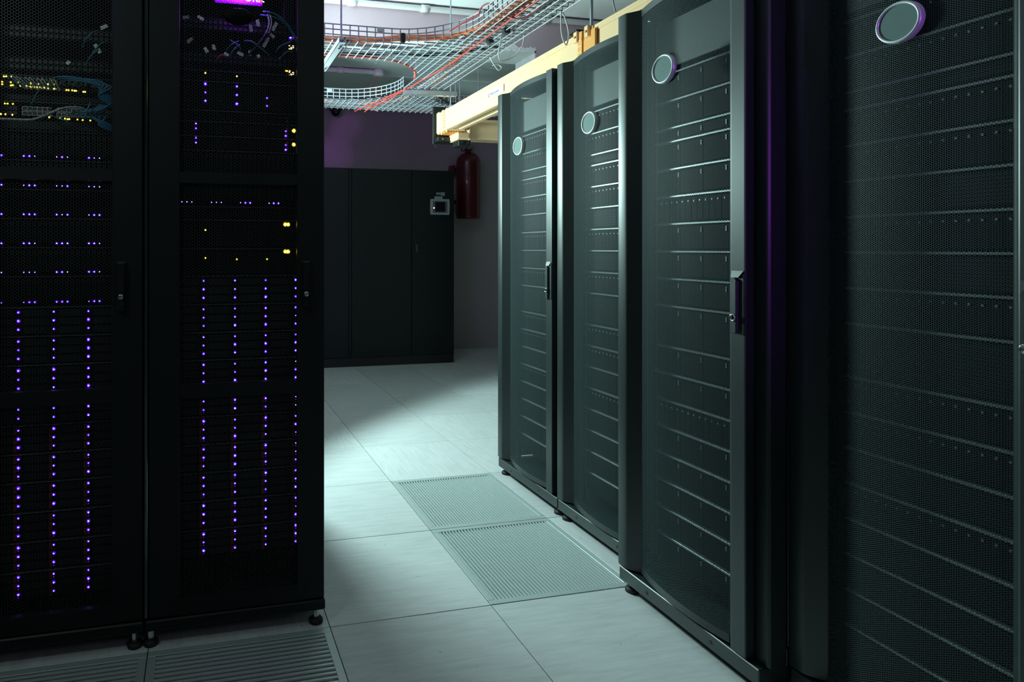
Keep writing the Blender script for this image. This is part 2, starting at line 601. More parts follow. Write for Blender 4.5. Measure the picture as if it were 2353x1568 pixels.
# ================================================================== CONDUITS, DOME CAMERA
def conduit(label, x0, x1, y, z, r, couplers, box_x=None):
    t = thing('cable_conduit', label, 'conduit', (x0, y, z))
    obj('pipe', MB().cyl((0, 0, 0), (x1 - x0, 0, 0), r, M_PVC, 18), t)
    for cx in couplers:
        obj('coupler', MB().lathe((cx - x0, 0, 0), [(r, -0.035), (r + 0.007, -0.034), (r + 0.007, 0.034), (r, 0.035)], M_PVC, 18, 'x'), t)
    if box_x is not None:
        b = MB().lathe((box_x - x0, 0, 0.012), [(0.0, -0.052), (0.046, -0.050), (0.050, -0.045), (0.050, 0.03), (0.0, 0.03)], M_PVC, 24, 'z')
        obj('junction_box', b, t)
    return t


conduit('pale pipe running along the top of the lintel under the bright ceiling', -2.0, 3.9, 1.525, 3.292, 0.024, (0.16, 0.78, 1.9, 3.0))
conduit('pale pipe on the dim back ceiling ending in a round box', -2.0, 0.60, 2.37, 2.992, 0.024, (-0.9, 0.25), 0.63)
o = obj('hanging_wire', MB().tube(smooth_path([(0.62, 2.37, 2.94), (0.55, 2.34, 2.86), (0.48, 2.28, 2.74), (0.44, 2.2, 2.66), (0.47, 2.1, 2.58), (0.52, 2.0, 2.53)]), 0.003, M_CPINK)
        .tube(smooth_path([(0.63, 2.37, 2.94), (0.585, 2.34, 2.85), (0.575, 2.28, 2.74), (0.555, 2.2, 2.62), (0.50, 2.1, 2.56)]), 0.003, M_CPINK))
tag(o, 'thin pinkish wires dangling from the round ceiling box', 'wire')
t = thing('security_camera', 'black dome camera under the ceiling at the back wall', 'camera', (0.555, 3.93, 3.02))
obj('base', MB().lathe((0, 0, 0), [(0.0, 0.0), (0.075, 0.0), (0.075, -0.05), (0.06, -0.055)], M_BLK, 24), t)
obj('dome', MB().lathe((0, 0, -0.05), [(0.062, 0)] + [(0.062 * math.cos(a), -0.075 * math.sin(a)) for a in np.linspace(0.1, math.pi / 2, 8)], M_SCREEN, 24), t)

# ================================================================== FLOOR GRILLES
def grille(label, x, y, along_y, nslat):
    t = thing('floor_grille', label, 'floor grille', (x, y, 0))
    b = 0.0015
    fr = MB()
    w, h = 0.026, 0.03
    e = 0.5985
    fr.bbox(b, e, b, b + w, -h, 0.001, M_ALU2, .001)
    fr.bbox(b, e, e - w, e, -h, 0.001, M_ALU2, .001)
    fr.bbox(b, b + w, b + w, e - w, -h, 0.001, M_ALU2, .001)
    fr.bbox(e - w, e, b + w, e - w, -h, 0.001, M_ALU2, .001)
    obj('frame', fr, t)
    s = MB()
    i0, i1 = b + w, e - w
    p = (i1 - i0) / nslat
    for k in range(nslat):
        c = i0 + (k + .5) * p
        hw = p * 0.25
        prof = [(c - hw * .8, -0.028), (c + hw * .5, -0.028), (c + hw, -0.003), (c + hw * .7, 0.0), (c - hw * .7, 0.0), (c - hw, -0.003)]
        n = len(prof)
        if along_y:
            vs = [(q[0], i0, q[1]) for q in prof] + [(q[0], i1, q[1]) for q in prof]
        else:
            vs = [(i0, q[0], q[1]) for q in prof] + [(i1, q[0], q[1]) for q in prof]
        s.add(vs, [(i, (i + 1) % n, n + (i + 1) % n, n + i) for i in range(n)], M_ALU)
    obj('slats', s, t)
    cb = MB()
    for q in np.linspace(i0 + .03, i1 - .03, 5):
        if along_y:
            cb.cyl((i0, q, -0.016), (i1, q, -0.016), 0.004, M_ALU2, 8)
        else:
            cb.cyl((q, i0, -0.016), (q, i1, -0.016), 0.004, M_ALU2, 8)
    obj('cross_rod', cb, t)
    return t


grille('aluminium floor grille beside the cabinet nearest the red cylinder', 0, -0.6, True, 36)
grille('aluminium floor grille just left of the foot of the tall front cabinet', 0, -1.2, True, 36)
grille('dark floor grille in front of the violet lit cabinet by the aisle', -1.2, -1.8, False, 27)
grille('dark floor grille at the bottom left corner, before the cabinet cut by the edge', -1.8, -1.8, False, 27)

# ================================================================== PERFORATED DOOR CABINETS (RIGHT ROW)
MX0, MX1 = 0.085, 0.490


def bulge(x):
    t = np.clip((np.asarray(x) - MX0) / (MX1 - MX0), 0, 1)
    return 0.035 + (0.014 - 0.035) * t - 0.030 * 4 * t * (1 - t)


ZB, ZT = 0.095, 2.185
RIGHT_MESH = hexmesh('mesh_panel', MX0 - .002, MX1 + .002, 0.122, 2.160, 0.0050, 0.00115, bulge, M_MESH, 1.04)


def right_cabinet(label, x, y, rz=0.0, group='perforated server cabinets along the right of the aisle'):
    t = thing('server_cabinet', label, 'server cabinet', (x, y, 0), -math.pi / 2 + rz, group)
    # body: posts, side panels, roof, back
    b = MB()
    b.bbox(0.002, 0.045, 0.045, 0.10, 0.085, ZT, M_RACK, .006)
    b.extrude([(0.535, 0.036), (0.5925, 0.036), (0.5950, 0.0390), (0.598, 0.0460), (0.598, 0.10), (0.535, 0.10)], 0.085, ZT, M_RACK)
    b.box(0.002, 0.008, 0.10, 1.0, 0.09, ZT - .01, M_RACK)
    b.box(0.584, 0.5915, 0.095, 1.0, 0.09, ZT - .01, M_RACK)
    b.bbox(0.592, 0.5975, 0.108, 0.50, 1.172, ZT - .012, M_RACK, .002)
    b.bbox(0.592, 0.5975, 0.108, 0.50, 1.072, 1.168, M_RACK, .002)
    b.bbox(0.592, 0.5975, 0.108, 0.50, 0.14, 1.068, M_RACK, .002)
    b.bbox(0.592, 0.5975, 0.504, 1.0, 0.14, ZT - .012, M_RACK, .002)
    b.bbox(0.590, 0.5985, 0.10, 1.0, 0.085, 0.137, M_RACK, .002)
    b.box(0.002, 0.596, 0.99, 1.0, 0.09, ZT, M_RACK)
    obj('frame', b, t)
    obj('roof', MB().bbox(0.002, 0.598, 0.045, 1.0, ZT - .004, ZT + .010, M_RACK, .003), t)
    p = MB()
    p.bbox(0.002, 0.598, 0.004, 0.05, 0.038, 0.088, M_RACK, .0025)
    p.box(0.004, 0.596, 0.05, 1.0, 0.05, 0.085, M_RACK)
    for ux in (0.15, 0.43):
        p.cyl((ux, 0.0035, 0.062), (ux, 0.006, 0.062), 0.0065, M_RUB, 12)
    obj('plinth', p, t)
    for ux in (0.034, 0.566):
        for dy in (0.035, 0.94):
            f = MB()
            f.lathe((ux, dy, 0), [(0.0, 0.0), (0.024, 0.0), (0.025, 0.010), (0.020, 0.017), (0.0, 0.018)], M_RUB, 18)
            f.cyl((ux, dy, 0.017), (ux, dy, 0.052), 0.006, M_CHR, 10)
            f.cyl((ux, dy, 0.024), (ux, dy, 0.031), 0.011, M_CHR, 6, smooth=False)
            obj('levelling_foot', f, t)
    for ux in (0.085, 0.515):
        c = MB()
        c.lathe((ux, 0.11, 0.025), [(0.0, -0.011), (0.024, -0.011), (0.025, -0.008), (0.025, 0.008), (0.024, 0.011), (0.0, 0.011)], M_RUB, 20, 'x')
        c.box(ux - .018, ux + .018, 0.095, 0.125, 0.03, 0.052, M_ZINC)
        obj('caster', c, t)
    # mounting rails
    for ux in (0.070, 0.515):
        obj('mounting_rail', MB().box(ux, ux + 0.018, 0.085, 0.10, 0.095, 2.17, M_SERVG), t)
    # door
    d = MB()
    curve = smooth_path([(0.0, 0.0035, 0), (0.0025, 0.0008, 0), (0.018, 0.0, 0), (0.034, 0.0010, 0), (0.043, 0.0028, 0), (0.0475, 0.0055, 0), (0.052, 0.0092, 0), (0.068, 0.0222, 0), (0.085, 0.036, 0)], 4)
    left = [(0.0, 0.030)] + [(p.x, p.y) for p in curve] + [(0.085, 0.044), (0.03, 0.044)]
    d.extrude(left, ZB, ZT, M_RACK)
    right = [(0.490, 0.016), (0.493, 0.0125), (0.499, 0.0085), (0.504, 0.0035), (0.506, 0.0008), (0.509, 0.0), (0.553, 0.0), (0.556, 0.0006), (0.5575, 0.003), (0.5575, 0.030), (0.49, 0.030)]
    d.extrude(right, ZB, ZT, M_RACK)
    xs = np.linspace(MX0, MX1, 25)
    for z0, z1 in ((0.097, 0.123), (2.158, 2.184)):
        ys = bulge(xs)
        vs = []
        for xx, yy in zip(xs, ys):
            vs += [(xx, yy - .0015, z0), (xx, yy - .0015, z1), (xx, yy + .02, z1), (xx, yy + .02, z0)]
        fs = []
        for i in range(len(xs) - 1):
            a, c = i * 4, i * 4 + 4
            for k in range(4):
                fs.append((a + k, c + k, c + (k + 1) % 4, a + (k + 1) % 4))
        d.add(vs, fs, M_RACK)
    door = obj('door', d, t)
    link('mesh_panel', RIGHT_MESH, door)
    # handle: recess plate, lever, lock
    h = MB()
    h.bbox(0.510, 0.554, -0.002, 0.004, 1.045, 1.235, M_RACK, .002)
    h.extrude([(0.5125, -0.002), (0.5150, -0.0105), (0.5335, -0.011), (0.5360, -0.002)], 1.05, 1.203, M_RACK)
    h.cyl((0.5245, -0.003, 1.203), (0.5245, -0.0108, 1.203), 0.0100, M_RACK, 20)
    h.add([(0.512, -0.002, 1.234), (0.553, -0.002, 1.234), (0.540, -0.008, 1.214), (0.514, -0.008, 1.214)], [(0, 3, 2, 1)], M_RACK)
    h.add([(0.545, -0.001, 1.05), (0.5545, -0.001, 1.05), (0.5545, -0.001, 1.225), (0.545, -0.001, 1.21)], [(0, 1, 2, 3)], M_BLK)
    obj('handle', h, door)
    k = MB().lathe((0.5245, -0.0108, 1.094), [(0.0105, 0.0), (0.0105, -0.0035), (0.008, -0.0045), (0.0075, -0.003), (0.0, -0.003)], M_CHR, 20, 'y')
    k.box(0.5237, 0.5253, -0.0155, -0.0130, 1.087, 1.101, M_BLK)
    tag(obj('lock', k, door), 'chrome lock barrel')
    return t, door


def badge(door, u, z, r=0.0495):
    y = float(bulge(u)) - 0.004
    b = MB().lathe((u, y, z), [(r, 0.003), (r, -0.010), (r - .003, -0.014), (r - .006, -0.013), (r - .007, -0.010)], M_RIM, 40, 'y')
    b.lathe((u, y, z), [(r - .007, -0.010), (0.0, -0.0102)], M_BADGE, 40, 'y', smooth=False)
    tag(obj('badge', b, door), 'round brushed badge with a bright rim')


# servers behind the right hand doors ------------------------------------------------
SU0, SU1 = 0.078, 0.524


def rack_server_meshes(hh, kind):
    """box with lip, drive slots; local origin at left bottom front of the server."""
    w = SU1 - SU0
    c = MB()
    c.bbox(0, w, 0.004, 0.62, 0.001, hh - .0015, M_SERV, .001)
    lip = MB()
    lip.bbox(-0.004, w + .004, -0.010, 0.012, hh - .0085, hh - .0015, M_LIP, .001)
    fr = MB()
    n = (16, 2, 4)[kind]
    z0, z1 = 0.006, hh - .014
    for i in range(n):
        a = 0.022 + (w - .044) * i / n
        e = 0.022 + (w - .044) * (i + 1) / n
        fr.box(a + .0012, e - .0012, -0.002, 0.006, z0, z1, M_SERV)
        if kind == 0:
            fr.box((a + e) / 2 - .0022, (a + e) / 2 + .0022, -0.0045, -0.002, z1 - .015, z1 - .0095, M_TAB)
        elif kind == 1:
            for q in np.arange(z0 + .006, z1 - .006, 0.009):
                fr.box(a + .004, e - .004, -0.003, -0.002, q, q + .003, M_SERVG)
        else:
            fr.box(e - .007, e - .004, -0.005, -0.002, z1 - .022, z1 - .006, M_TAB)
            fr.box(e - .0030, e - .0015, -0.003, -0.002, z0, z1 - .008, M_SERVG)
    ear = MB()
    ear.bbox(0.001, 0.019, -0.006, 0.006, 0.004, hh - .01, M_SERVG, .002)
    ear2 = MB()
    ear2.bbox(w - .019, w - .001, -0.006, 0.006, 0.004, hh - .01, M_SERVG, .002)
    return c.mesh('chassis'), lip.mesh('lip'), fr.mesh('drive_bank'), ear.mesh('handle'), ear2.mesh('handle')


RS = {}


def rack_server(root_xy, rz, z, hh, kind, label, group):
    key = (round(hh, 4), kind)
    if key not in RS:
        RS[key] = rack_server_meshes(hh, kind)
    ch, lp, fr, e1, e2 = RS[key]
    a = -math.pi / 2 + rz
    lx, ly = SU0, 0.10
    wx = root_xy[0] + lx * math.cos(a) - ly * math.sin(a)
    wy = root_xy[1] + lx * math.sin(a) + ly * math.cos(a)
    t = thing('rack_server', label, 'server', (wx, wy, z), a, group)
    link('chassis', ch, t)
    tag(link('lip', lp, t), 'bare steel top lip')
    link('drive_bank', fr, t)
    link('handle', e1, t)
    link('handle', e2, t)
    return t


def blank_panel(root_xy, rz, z0, z1, label):
    a = -math.pi / 2 + rz
    t = thing('blanking_panel', label, 'blanking panel', (root_xy[0] + SU0 * math.cos(a) - 0.1 * math.sin(a), root_xy[1] + SU0 * math.sin(a) + 0.1 * math.cos(a), z0), a)
    w = SU1 - SU0
    obj('panel', MB().bbox(0, w, -0.004, 0.004, 0, z1 - z0, M_BLANK, .002), t)
    s = MB()
    for q in (0.02, (z1 - z0) / 2, z1 - z0 - .02):
        for ux in (0.01, w - .01):
            s.cyl((ux, -0.004, q), (ux, -0.007, q), 0.004, M_CHR, 10)
    obj('screws', s, t)


U = 0.0493
RACKS = [
    (0.648, 0.0, 0.0, 'black perforated cabinet farthest down the aisle, beside the red cylinder', 'cabinet beside the red cylinder', 1.850, 0.263),
    (0.648, -0.601, 0.0, 'black perforated cabinet between the cabinet by the red cylinder and the protruding one', 'middle lit cabinet', 1.852, 0.272),
    (0.528, -1.198, 0.0, 'black perforated cabinet standing proud of its row, with a clear chrome lock', 'protruding cabinet', 1.915, 0.25),
    (0.632, -1.80, 0.0, 'black perforated cabinet nearest the camera, cut off by the right frame edge', 'cabinet at the right edge', 1.847, 0.296),
]
for (rx, ry, rrz, lab, short, bz, bu) in RACKS:
    t, door = right_cabinet(lab, rx, ry, rrz)
    badge(door, bu, bz)
    blank_panel((rx, ry), rrz, 1.955, 2.125, 'light grey blanking panel at the top of the ' + short)
    z = 1.935
    seq = [2, 2, 1, 2, 2, 2, 2, 2, 2, 3, 2, 2, 2, 2, 2, 2, 2, 2]
    n = 0
    for i, uu in enumerate(seq):
        hh = uu * U
        if z - hh < 0.10:
            break
        z -= hh
        rack_server((rx, ry), rrz, z, hh, (2 if i % 7 != 5 else 0) if short.startswith('protruding') else (0 if i in (0, 1, 3, 4, 6, 8, 10, 11, 13) else 1),
                    'black steel-lipped server, %s from top in the %s' % (ORD[n], short), 'servers in the ' + short)
        n += 1

# ================================================================== LEFT CABINETS
LY = -1.18
LZT = 2.30


def ldoor_mesh():
    d = MB()
    a, b, w0, w1 = 0.014, 0.597, 0.113, 0.502
    bars = [(0.092, 0.147), (0.803, 0.850), (1.517, 1.554), (2.265, 2.29)]
    d.bbox(a, w0, 0, 0.022, 0.092, 2.29, M_RACKL, .003)
    d.bbox(w1, b, 0, 0.022, 0.092, 2.29, M_RACKL, .003)
    for z0, z1 in bars:
        d.box(w0 - .002, w1 + .002, 0.0006, 0.021, z0, z1, M_RACKL)
    return d.mesh('door')


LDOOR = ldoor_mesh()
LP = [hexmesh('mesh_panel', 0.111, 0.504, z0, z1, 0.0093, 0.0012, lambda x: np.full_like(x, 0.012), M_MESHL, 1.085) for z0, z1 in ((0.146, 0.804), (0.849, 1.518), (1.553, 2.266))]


def left_cabinet(label, x):
    t = thing('server_cabinet', label, 'server cabinet', (x, LY, 0), 0, 'dark cabinets with violet lights on the left')
    b = MB()
    b.bbox(0.003, 0.05, 0.024, 0.08, 0.087, LZT, M_RACKL, .004)
    b.bbox(0.55, 0.597, 0.024, 0.08, 0.087, LZT, M_RACKL, .004)
    b.box(0.003, 0.009, 0.08, 1.19, 0.087, LZT, M_RACKL)
    b.box(0.591, 0.597, 0.08, 1.19, 0.087, LZT, M_RACKL)
    b.box(0.003, 0.597, 1.18, 1.19, 0.087, LZT, M_RACKL)
    obj('frame', b, t)
    obj('roof', MB().box(0.0, 0.6, 0.024, 1.19, LZT, LZT + .012, M_RACKL), t)
    p = MB()
    p.bbox(0.002, 0.600, -0.004, 0.05, 0.052, 0.087, M_RACKL, .004)
    p.box(0.003, 0.597, 0.05, 1.19, 0.06, 0.087, M_RACKL)
    obj('plinth', p, t)
    for ux in (0.019, 0.571):
        for dy in (0.02, 1.13):
            f = MB()
            f.lathe((ux, dy, 0), [(0.0, 0.0), (0.024, 0.0), (0.025, 0.011), (0.018, 0.017), (0.0, 0.018)], M_RUB, 20)
            f.cyl((ux, dy, 0.016), (ux, dy, 0.061), 0.0105, M_CHR, 6, smooth=False)
            obj('levelling_foot', f, t)
    for ux in (0.055, 0.545):
        obj('mounting_rail', MB().box(ux, ux + .016, 0.10, 0.115, 0.09, 2.28, M_SERV), t)
    door = link('door', LDOOR, t)
    for me in LP:
        link('mesh_panel', me, door)
    h = MB()
    h.bbox(0.517, 0.547, -0.004, 0.001, 1.098, 1.258, M_RACKL, .002)
    h.bbox(0.519, 0.545, -0.016, -0.003, 1.225, 1.256, M_RACKL, .004)
    h.extrude([(0.520, -0.003), (0.521, -0.016), (0.525, -0.020), (0.539, -0.020), (0.543, -0.016), (0.544, -0.003)], 1.10, 1.224, M_RACKL, True)
    h.cyl((0.532, -0.003, 1.224), (0.532, -0.019, 1.224), 0.012, M_RACKL, 20)
    for z in (1.165, 1.170, 1.175, 1.180):
        h.box(0.521, 0.543, -0.0208, -0.0198, z, z + .002, M_BLK)
    obj('handle', h, door)
    k = MB().lathe((0.531, -0.019, 1.145), [(0.0085, 0.0), (0.0085, -0.003), (0.006, -0.004), (0.0, -0.004)], M_CHR, 18, 'y')
    tag(obj('lock', k, door), 'blue tinted steel lock barrel')
    return t, door


LA, LB = -1.815, -1.213
ca, da = left_cabinet('dark cabinet cut by the left frame edge, blue cable bundle near its top', LA)
cb, db = left_cabinet('dark cabinet with violet sign and white cable tags, beside the open aisle', LB)
tag(obj('edge_trim', MB().bbox(0.6015, 0.6125, -0.001, 0.02, 0.095, 2.29, M_GLOSS, .002), ca), 'polished metal strip')
ov = MB().lathe((0.302, 0.0, 2.078), [(0.047, 0.004), (0.047, -0.006), (0.044, -0.009), (0.0, -0.0095)], M_SERV, 40, 'y')
ov.v = [(x, y, 2.078 + (z - 2.078) * 0.58) for x, y, z in ov.v]
tag(obj('badge', ov, db), 'dark oval badge')

# lights on equipment: small emissive cores, most ringed by a painted bloom halo
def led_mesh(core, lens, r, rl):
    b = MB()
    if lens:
        b.lathe((0, 0, 0), [(rl, 0.0), (rl * .9, -0.0012), (r, -0.0016)], lens, 12, 'y')  # glowing ring that imitates the halo around the core
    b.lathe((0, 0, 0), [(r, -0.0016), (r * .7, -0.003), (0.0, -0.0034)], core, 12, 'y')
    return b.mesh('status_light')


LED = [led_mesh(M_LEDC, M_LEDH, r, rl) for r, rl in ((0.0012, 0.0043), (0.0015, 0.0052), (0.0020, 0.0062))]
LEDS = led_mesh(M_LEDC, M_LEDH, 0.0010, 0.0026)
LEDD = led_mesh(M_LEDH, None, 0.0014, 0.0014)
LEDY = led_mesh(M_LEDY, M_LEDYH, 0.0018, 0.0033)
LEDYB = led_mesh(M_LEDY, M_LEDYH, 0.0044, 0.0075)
LEDRM = led_mesh(M_LEDR, None, 0.002, 0.002)
SY = -1.08        # plane of the equipment fronts


def put(name, me, parent, x, y, z):
    o = link(name, me, parent)
    o.location = (x, y, z)
    return o


LR = random.Random(11)


def caddy_mesh(w, h, red):
    """3.5 inch drive caddy, origin at its left bottom front."""
    c = MB()
    c.bbox(0.001, w - .001, -0.004, 0.03, 0.001, h - .001, M_SERV, .0012)
    c.box(0.004, w - .026, -0.0052, -0.004, 0.004, h - .004, M_SERVG)
    for k in range(7):          # perforation slots of the caddy face
        x = 0.012 + k * (w - .046) / 7
        for z in (h * .25, h * .5, h * .75):
            c.box(x, x + .006, -0.0056, -0.0052, z - .0022, z + .0022, M_BLK)
    c.box(w - .024, w - .0145, -0.007, -0.004, 0.003, h - .003, M_RED if red else M_SERV)
    return c.mesh('drive_caddy')


def chassis_mesh(w, h):
    c = MB()
    c.box(0, w, 0.0, 0.60, 0.0005, h - .001, M_SERV)
    c.box(-0.018, w + .018, 0.0, 0.004, 0.0005, h - .001, M_SERV)
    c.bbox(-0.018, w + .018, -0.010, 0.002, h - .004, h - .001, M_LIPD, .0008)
    return c.mesh('chassis')


CW = 0.1075
CMESH = {}


def storage_server(xc, z0, z1, label, group, red, rows=3, bright=(0.35, 0.4, 0.25), skip=()):
    h = z1 - z0
    key = (round(h, 3), red, rows)
    if key not in CMESH:
        CMESH[key] = (chassis_mesh(CW * 4, h), caddy_mesh(CW, (h - .010) / rows, red))
    ch, cm = CMESH[key]
    t = thing('storage_server', label, 'server', (xc - CW * 2, SY, z0), 0, group)
    link('chassis', ch, t)
    rh = (h - .010) / rows
    for r in range(rows):
        for c in range(4):
            k = put('drive_caddy', cm, t, c * CW, 0, 0.003 + r * rh)
            if (r, c) in skip:
                continue
            q = LR.random()
            me = LED[0] if q < bright[0] else LED[1] if q < bright[0] + bright[1] else LED[2]
            if c == 3 and LR.random() < 0.4:
                me = LEDS
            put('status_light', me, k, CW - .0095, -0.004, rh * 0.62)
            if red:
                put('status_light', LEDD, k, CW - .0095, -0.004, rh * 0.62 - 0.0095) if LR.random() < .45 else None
    return t


zbB = [1.206, 1.107, 1.010, 0.914, 0.817, 0.718, 0.621, 0.523, 0.425, 0.326, 0.230]
for i in range(10):
    storage_server(-0.907, zbB[i + 1], zbB[i], 'violet lit storage server, %s of ten under the yellow lit pair by the aisle' % ORD[i],
                   'violet lit storage servers in the cabinet by the aisle', i >= 4)
zbA = [1.109, 1.014, 0.919, 0.821, 0.723, 0.629, 0.535, 0.437, 0.340, 0.244, 0.149]
for i in range(10):
    storage_server(-1.498, zbA[i + 1], zbA[i], 'violet lit storage server, %s of ten below the disk shelves at the left edge' % ORD[i],
                   'violet lit storage servers in the left edge cabinet', i >= 4)

# disk shelves with 24 upright caddies
def shelf_caddy(w, h):
    c = MB()
    c.bbox(0.0008, w - .0008, -0.003, 0.02, 0.002, h - .002, M_SERV, .001)
    c.bbox(0.0025, w - .0025, -0.007, -0.003, h - .022, h - .004, M_SERVG, .0015)
    c.box(w * .35, w * .5, -0.0042, -0.003, h * .3, h - .026, M_TAB if False else M_SERVG)
    c.box(w * .25, w * .75, -0.004, -0.003, 0.004, 0.016, M_SERV)
    return c.mesh('drive_caddy')


SHM = {}


def disk_shelf(xc, z0, z1, label, group, lit, n=24, pitch=0.0167):
    h = z1 - z0
    key = (round(h, 3), n)
    if key not in SHM:
        SHM[key] = (chassis_mesh(pitch * n + .02, h), shelf_caddy(pitch, h - .018))
    ch, cm = SHM[key]
    t = thing('disk_shelf', label, 'disk shelf', (xc - pitch * n / 2 - .01, SY, z0), 0, group)
    link('chassis', ch, t)
    for i in range(n):
        k = put('drive_caddy', cm, t, 0.01 + i * pitch, 0, 0.012)
        if i in lit:
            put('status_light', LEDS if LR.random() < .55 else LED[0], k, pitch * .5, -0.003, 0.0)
    return t


zs = [1.686, 1.591, 1.495, 1.400, 1.305, 1.210, 1.112]
LIT = {0, 1, 2, 6, 7, 8, 12, 13, 14, 18, 19, 20}
for i in range(6):
    disk_shelf(-1.507, zs[i + 1], zs[i], 'disk shelf of upright drives with violet dots, %s of six at the left edge' % ORD[i],
               'disk shelves in the left edge cabinet', LIT)
disk_shelf(-0.905, 1.449, 1.545, 'disk shelf with four clusters of violet dots above the yellow lit servers', None, LIT)
disk_shelf(-0.905, 1.547, 1.642, 'unlit disk shelf behind the cross bar of the cabinet by the aisle', None, set())

# plain one and two unit servers in the cabinet by the aisle
def plain_server(xc, z0, z1, label, lights=(), group=None, reds=False):
    w, h = 0.436, z1 - z0
    t = thing('rack_server', label, 'server', (xc - w / 2, SY, z0), 0, group)
    link('chassis', chassis_mesh(w, h), t)
    f = MB()
    for i in range(4):
        a = 0.006 + i * (w - .012) / 4
        rows = 2 if h < .06 else 4
        for r in range(rows):
            zz = 0.004 + r * (h - .012) / rows
            f.box(a + .002, a + (w - .012) / 4 - .002, -0.003, 0.002, zz + .001, zz + (h - .012) / rows - .001, M_SERV)
            f.box(a + .03, a + .048, -0.0036, -0.003, zz + .004, zz + .007, M_SERVG)
            if reds and i == 3:
                f.box(a + .062, a + .07, -0.004, -0.003, zz + .003, zz + (h - .012) / rows - .003, M_RED)
    obj('drive_bank', f, t)
    for (x, z, me) in lights:
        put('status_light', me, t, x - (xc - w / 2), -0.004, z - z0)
    return t


XB = [-1.018, -0.910, -0.804, -0.700]
plain_server(-0.905, 1.884, 1.920, 'thin server with two yellow dots, topmost in the cabinet by the aisle', [(XB[0], 1.910, LEDY), (XB[1], 1.905, LEDY)])
plain_server(-0.905, 1.783, 1.883, 'server with three short columns of violet lights below the thin yellow dotted server',
             [(XB[0], 1.872, LED[2]), (XB[0], 1.842, LED[0]), (XB[0], 1.813, LED[1]), (XB[1], 1.869, LED[1]), (XB[1], 1.839, LED[1]), (XB[1], 1.808, LED[2]), (XB[2], 1.834, LED[0]), (XB[2], 1.806, LED[0])])
plain_server(-0.905, 1.744, 1.781, 'dark thin server with two small red marks and no lights', [], None, True)
for i, (z0, z1, dz) in enumerate(((1.693, 1.743, 0), (1.644, 1.692, -0.0495))):
    plain_server(-0.905, z0, z1, ('upper' if i == 0 else 'lower') + ' of two thin servers with violet lights at both ends',
                 [(-1.050, 1.733 + dz, LED[0]), (-1.050, 1.716 + dz, LED[0]), (-0.737, 1.719 + dz, LED[0]), (-0.737, 1.702 + dz, LED[1]), (-0.708, 1.722 + dz, LEDYB)], None, True)
plain_server(-0.905, 1.403, 1.447, 'unlit ventilated server between the disk shelf and the yellow lit servers')
for i, (z0, z1) in enumerate(((1.303, 1.401), (1.208, 1.301))):
    zl = 1.386 if i == 0 else 1.289
    plain_server(-0.905, z0, z1, ('upper' if i == 0 else 'lower') + ' of two servers with bright yellow twin lights at the right',
                 [(-0.739, zl, LEDYB), (-0.729, zl, LEDYB), (XB[0], zl - .022, LEDY)] + ([(XB[1], zl - .027, LEDY), (XB[2], zl - .027, LEDY)] if i else []))

# vertical power strip with displays on the right of the cabinet by the aisle
t = thing('power_strip', 'vertical power strip with violet and yellow displays beside the cable tags', 'power strip', (-0.725, -1.075, 1.60))
obj('body', MB().bbox(-0.018, 0.022, 0.0, 0.05, 0.33, 0.62, M_SERV, .003), t)
for z in (0.457, 0.362):
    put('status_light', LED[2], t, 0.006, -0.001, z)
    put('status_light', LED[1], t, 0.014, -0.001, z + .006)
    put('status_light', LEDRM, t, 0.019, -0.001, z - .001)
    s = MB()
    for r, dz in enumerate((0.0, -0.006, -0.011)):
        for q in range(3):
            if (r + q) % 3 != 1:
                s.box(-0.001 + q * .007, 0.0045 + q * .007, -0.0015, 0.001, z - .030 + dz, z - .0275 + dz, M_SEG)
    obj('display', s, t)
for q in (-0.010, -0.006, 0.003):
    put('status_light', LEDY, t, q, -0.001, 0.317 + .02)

# violet sign behind the top of the door
t = thing('lit_sign', 'glowing violet sign strip with white letters at the top of the cabinet by the aisle', 'sign', (-0.90, -1.085, 2.165))
obj('light_strip', MB().bbox(-0.085, 0.08, 0.0, 0.02, 0.0, 0.05, M_SIGN, .003), t)
tc = bpy.data.curves.new('letters', 'FONT')
tc.body = 'WORK'
tc.size = 0.034
tc.extrude = 0.0008
tc.align_x = 'LEFT'
tc.materials.append(M_SIGNW)
lt = text_mesh('letters', tc, t)
lt.location = (-0.02, -0.002, 0.007)
lt.rotation_euler = (math.pi / 2, 0, 0)
put('status_light', led_mesh(M_LEDR, None, 0.006, 0.006), t, 0.074, -0.002, 0.012)

# patch panels, cables and tags at the top of the cabinet by the aisle
def patch_panel(xc, z0, z1, label, n=24, shiny=False):
    w = 0.436
    t = thing('patch_panel', label, 'patch panel', (xc - w / 2, SY, z0))
    obj('face', MB().bbox(-0.018, w + .018, 0, 0.03, 0, z1 - z0, M_SERV, .001), t)
    p = MB()
    for i in range(n):
        x = 0.01 + i * (w - .02) / n
        for z in (((z1 - z0) * .28), ((z1 - z0) * .68)):
            m = M_TAB if shiny else M_SERVG
            p.box(x + .0015, x + .0145, -0.002, 0.0005, z - .0062, z - .0052, m)
            p.box(x + .0015, x + .0145, -0.002, 0.0005, z + .0052, z + .0062, m)
            p.box(x + .0015, x + .0025, -0.002, 0.0005, z - .006, z + .006, m)
            p.box(x + .003, x + .0135, -0.001, 0.0005, z - .005, z + .005, M_BLK)
    obj('ports', p, t)
    return t


patch_panel(-0.905, 2.06, 2.105, 'dark patch panel behind the oval badge')
patch_panel(-0.905, 1.945, 1.985, 'dark patch panel below the hanging white tags')


def cable(name, pts, r, m, label, cat='cable', group=None, kind=None):
    o = obj(name, MB().tube(smooth_path(pts), r, m))
    return tag(o, label, cat, group, kind)


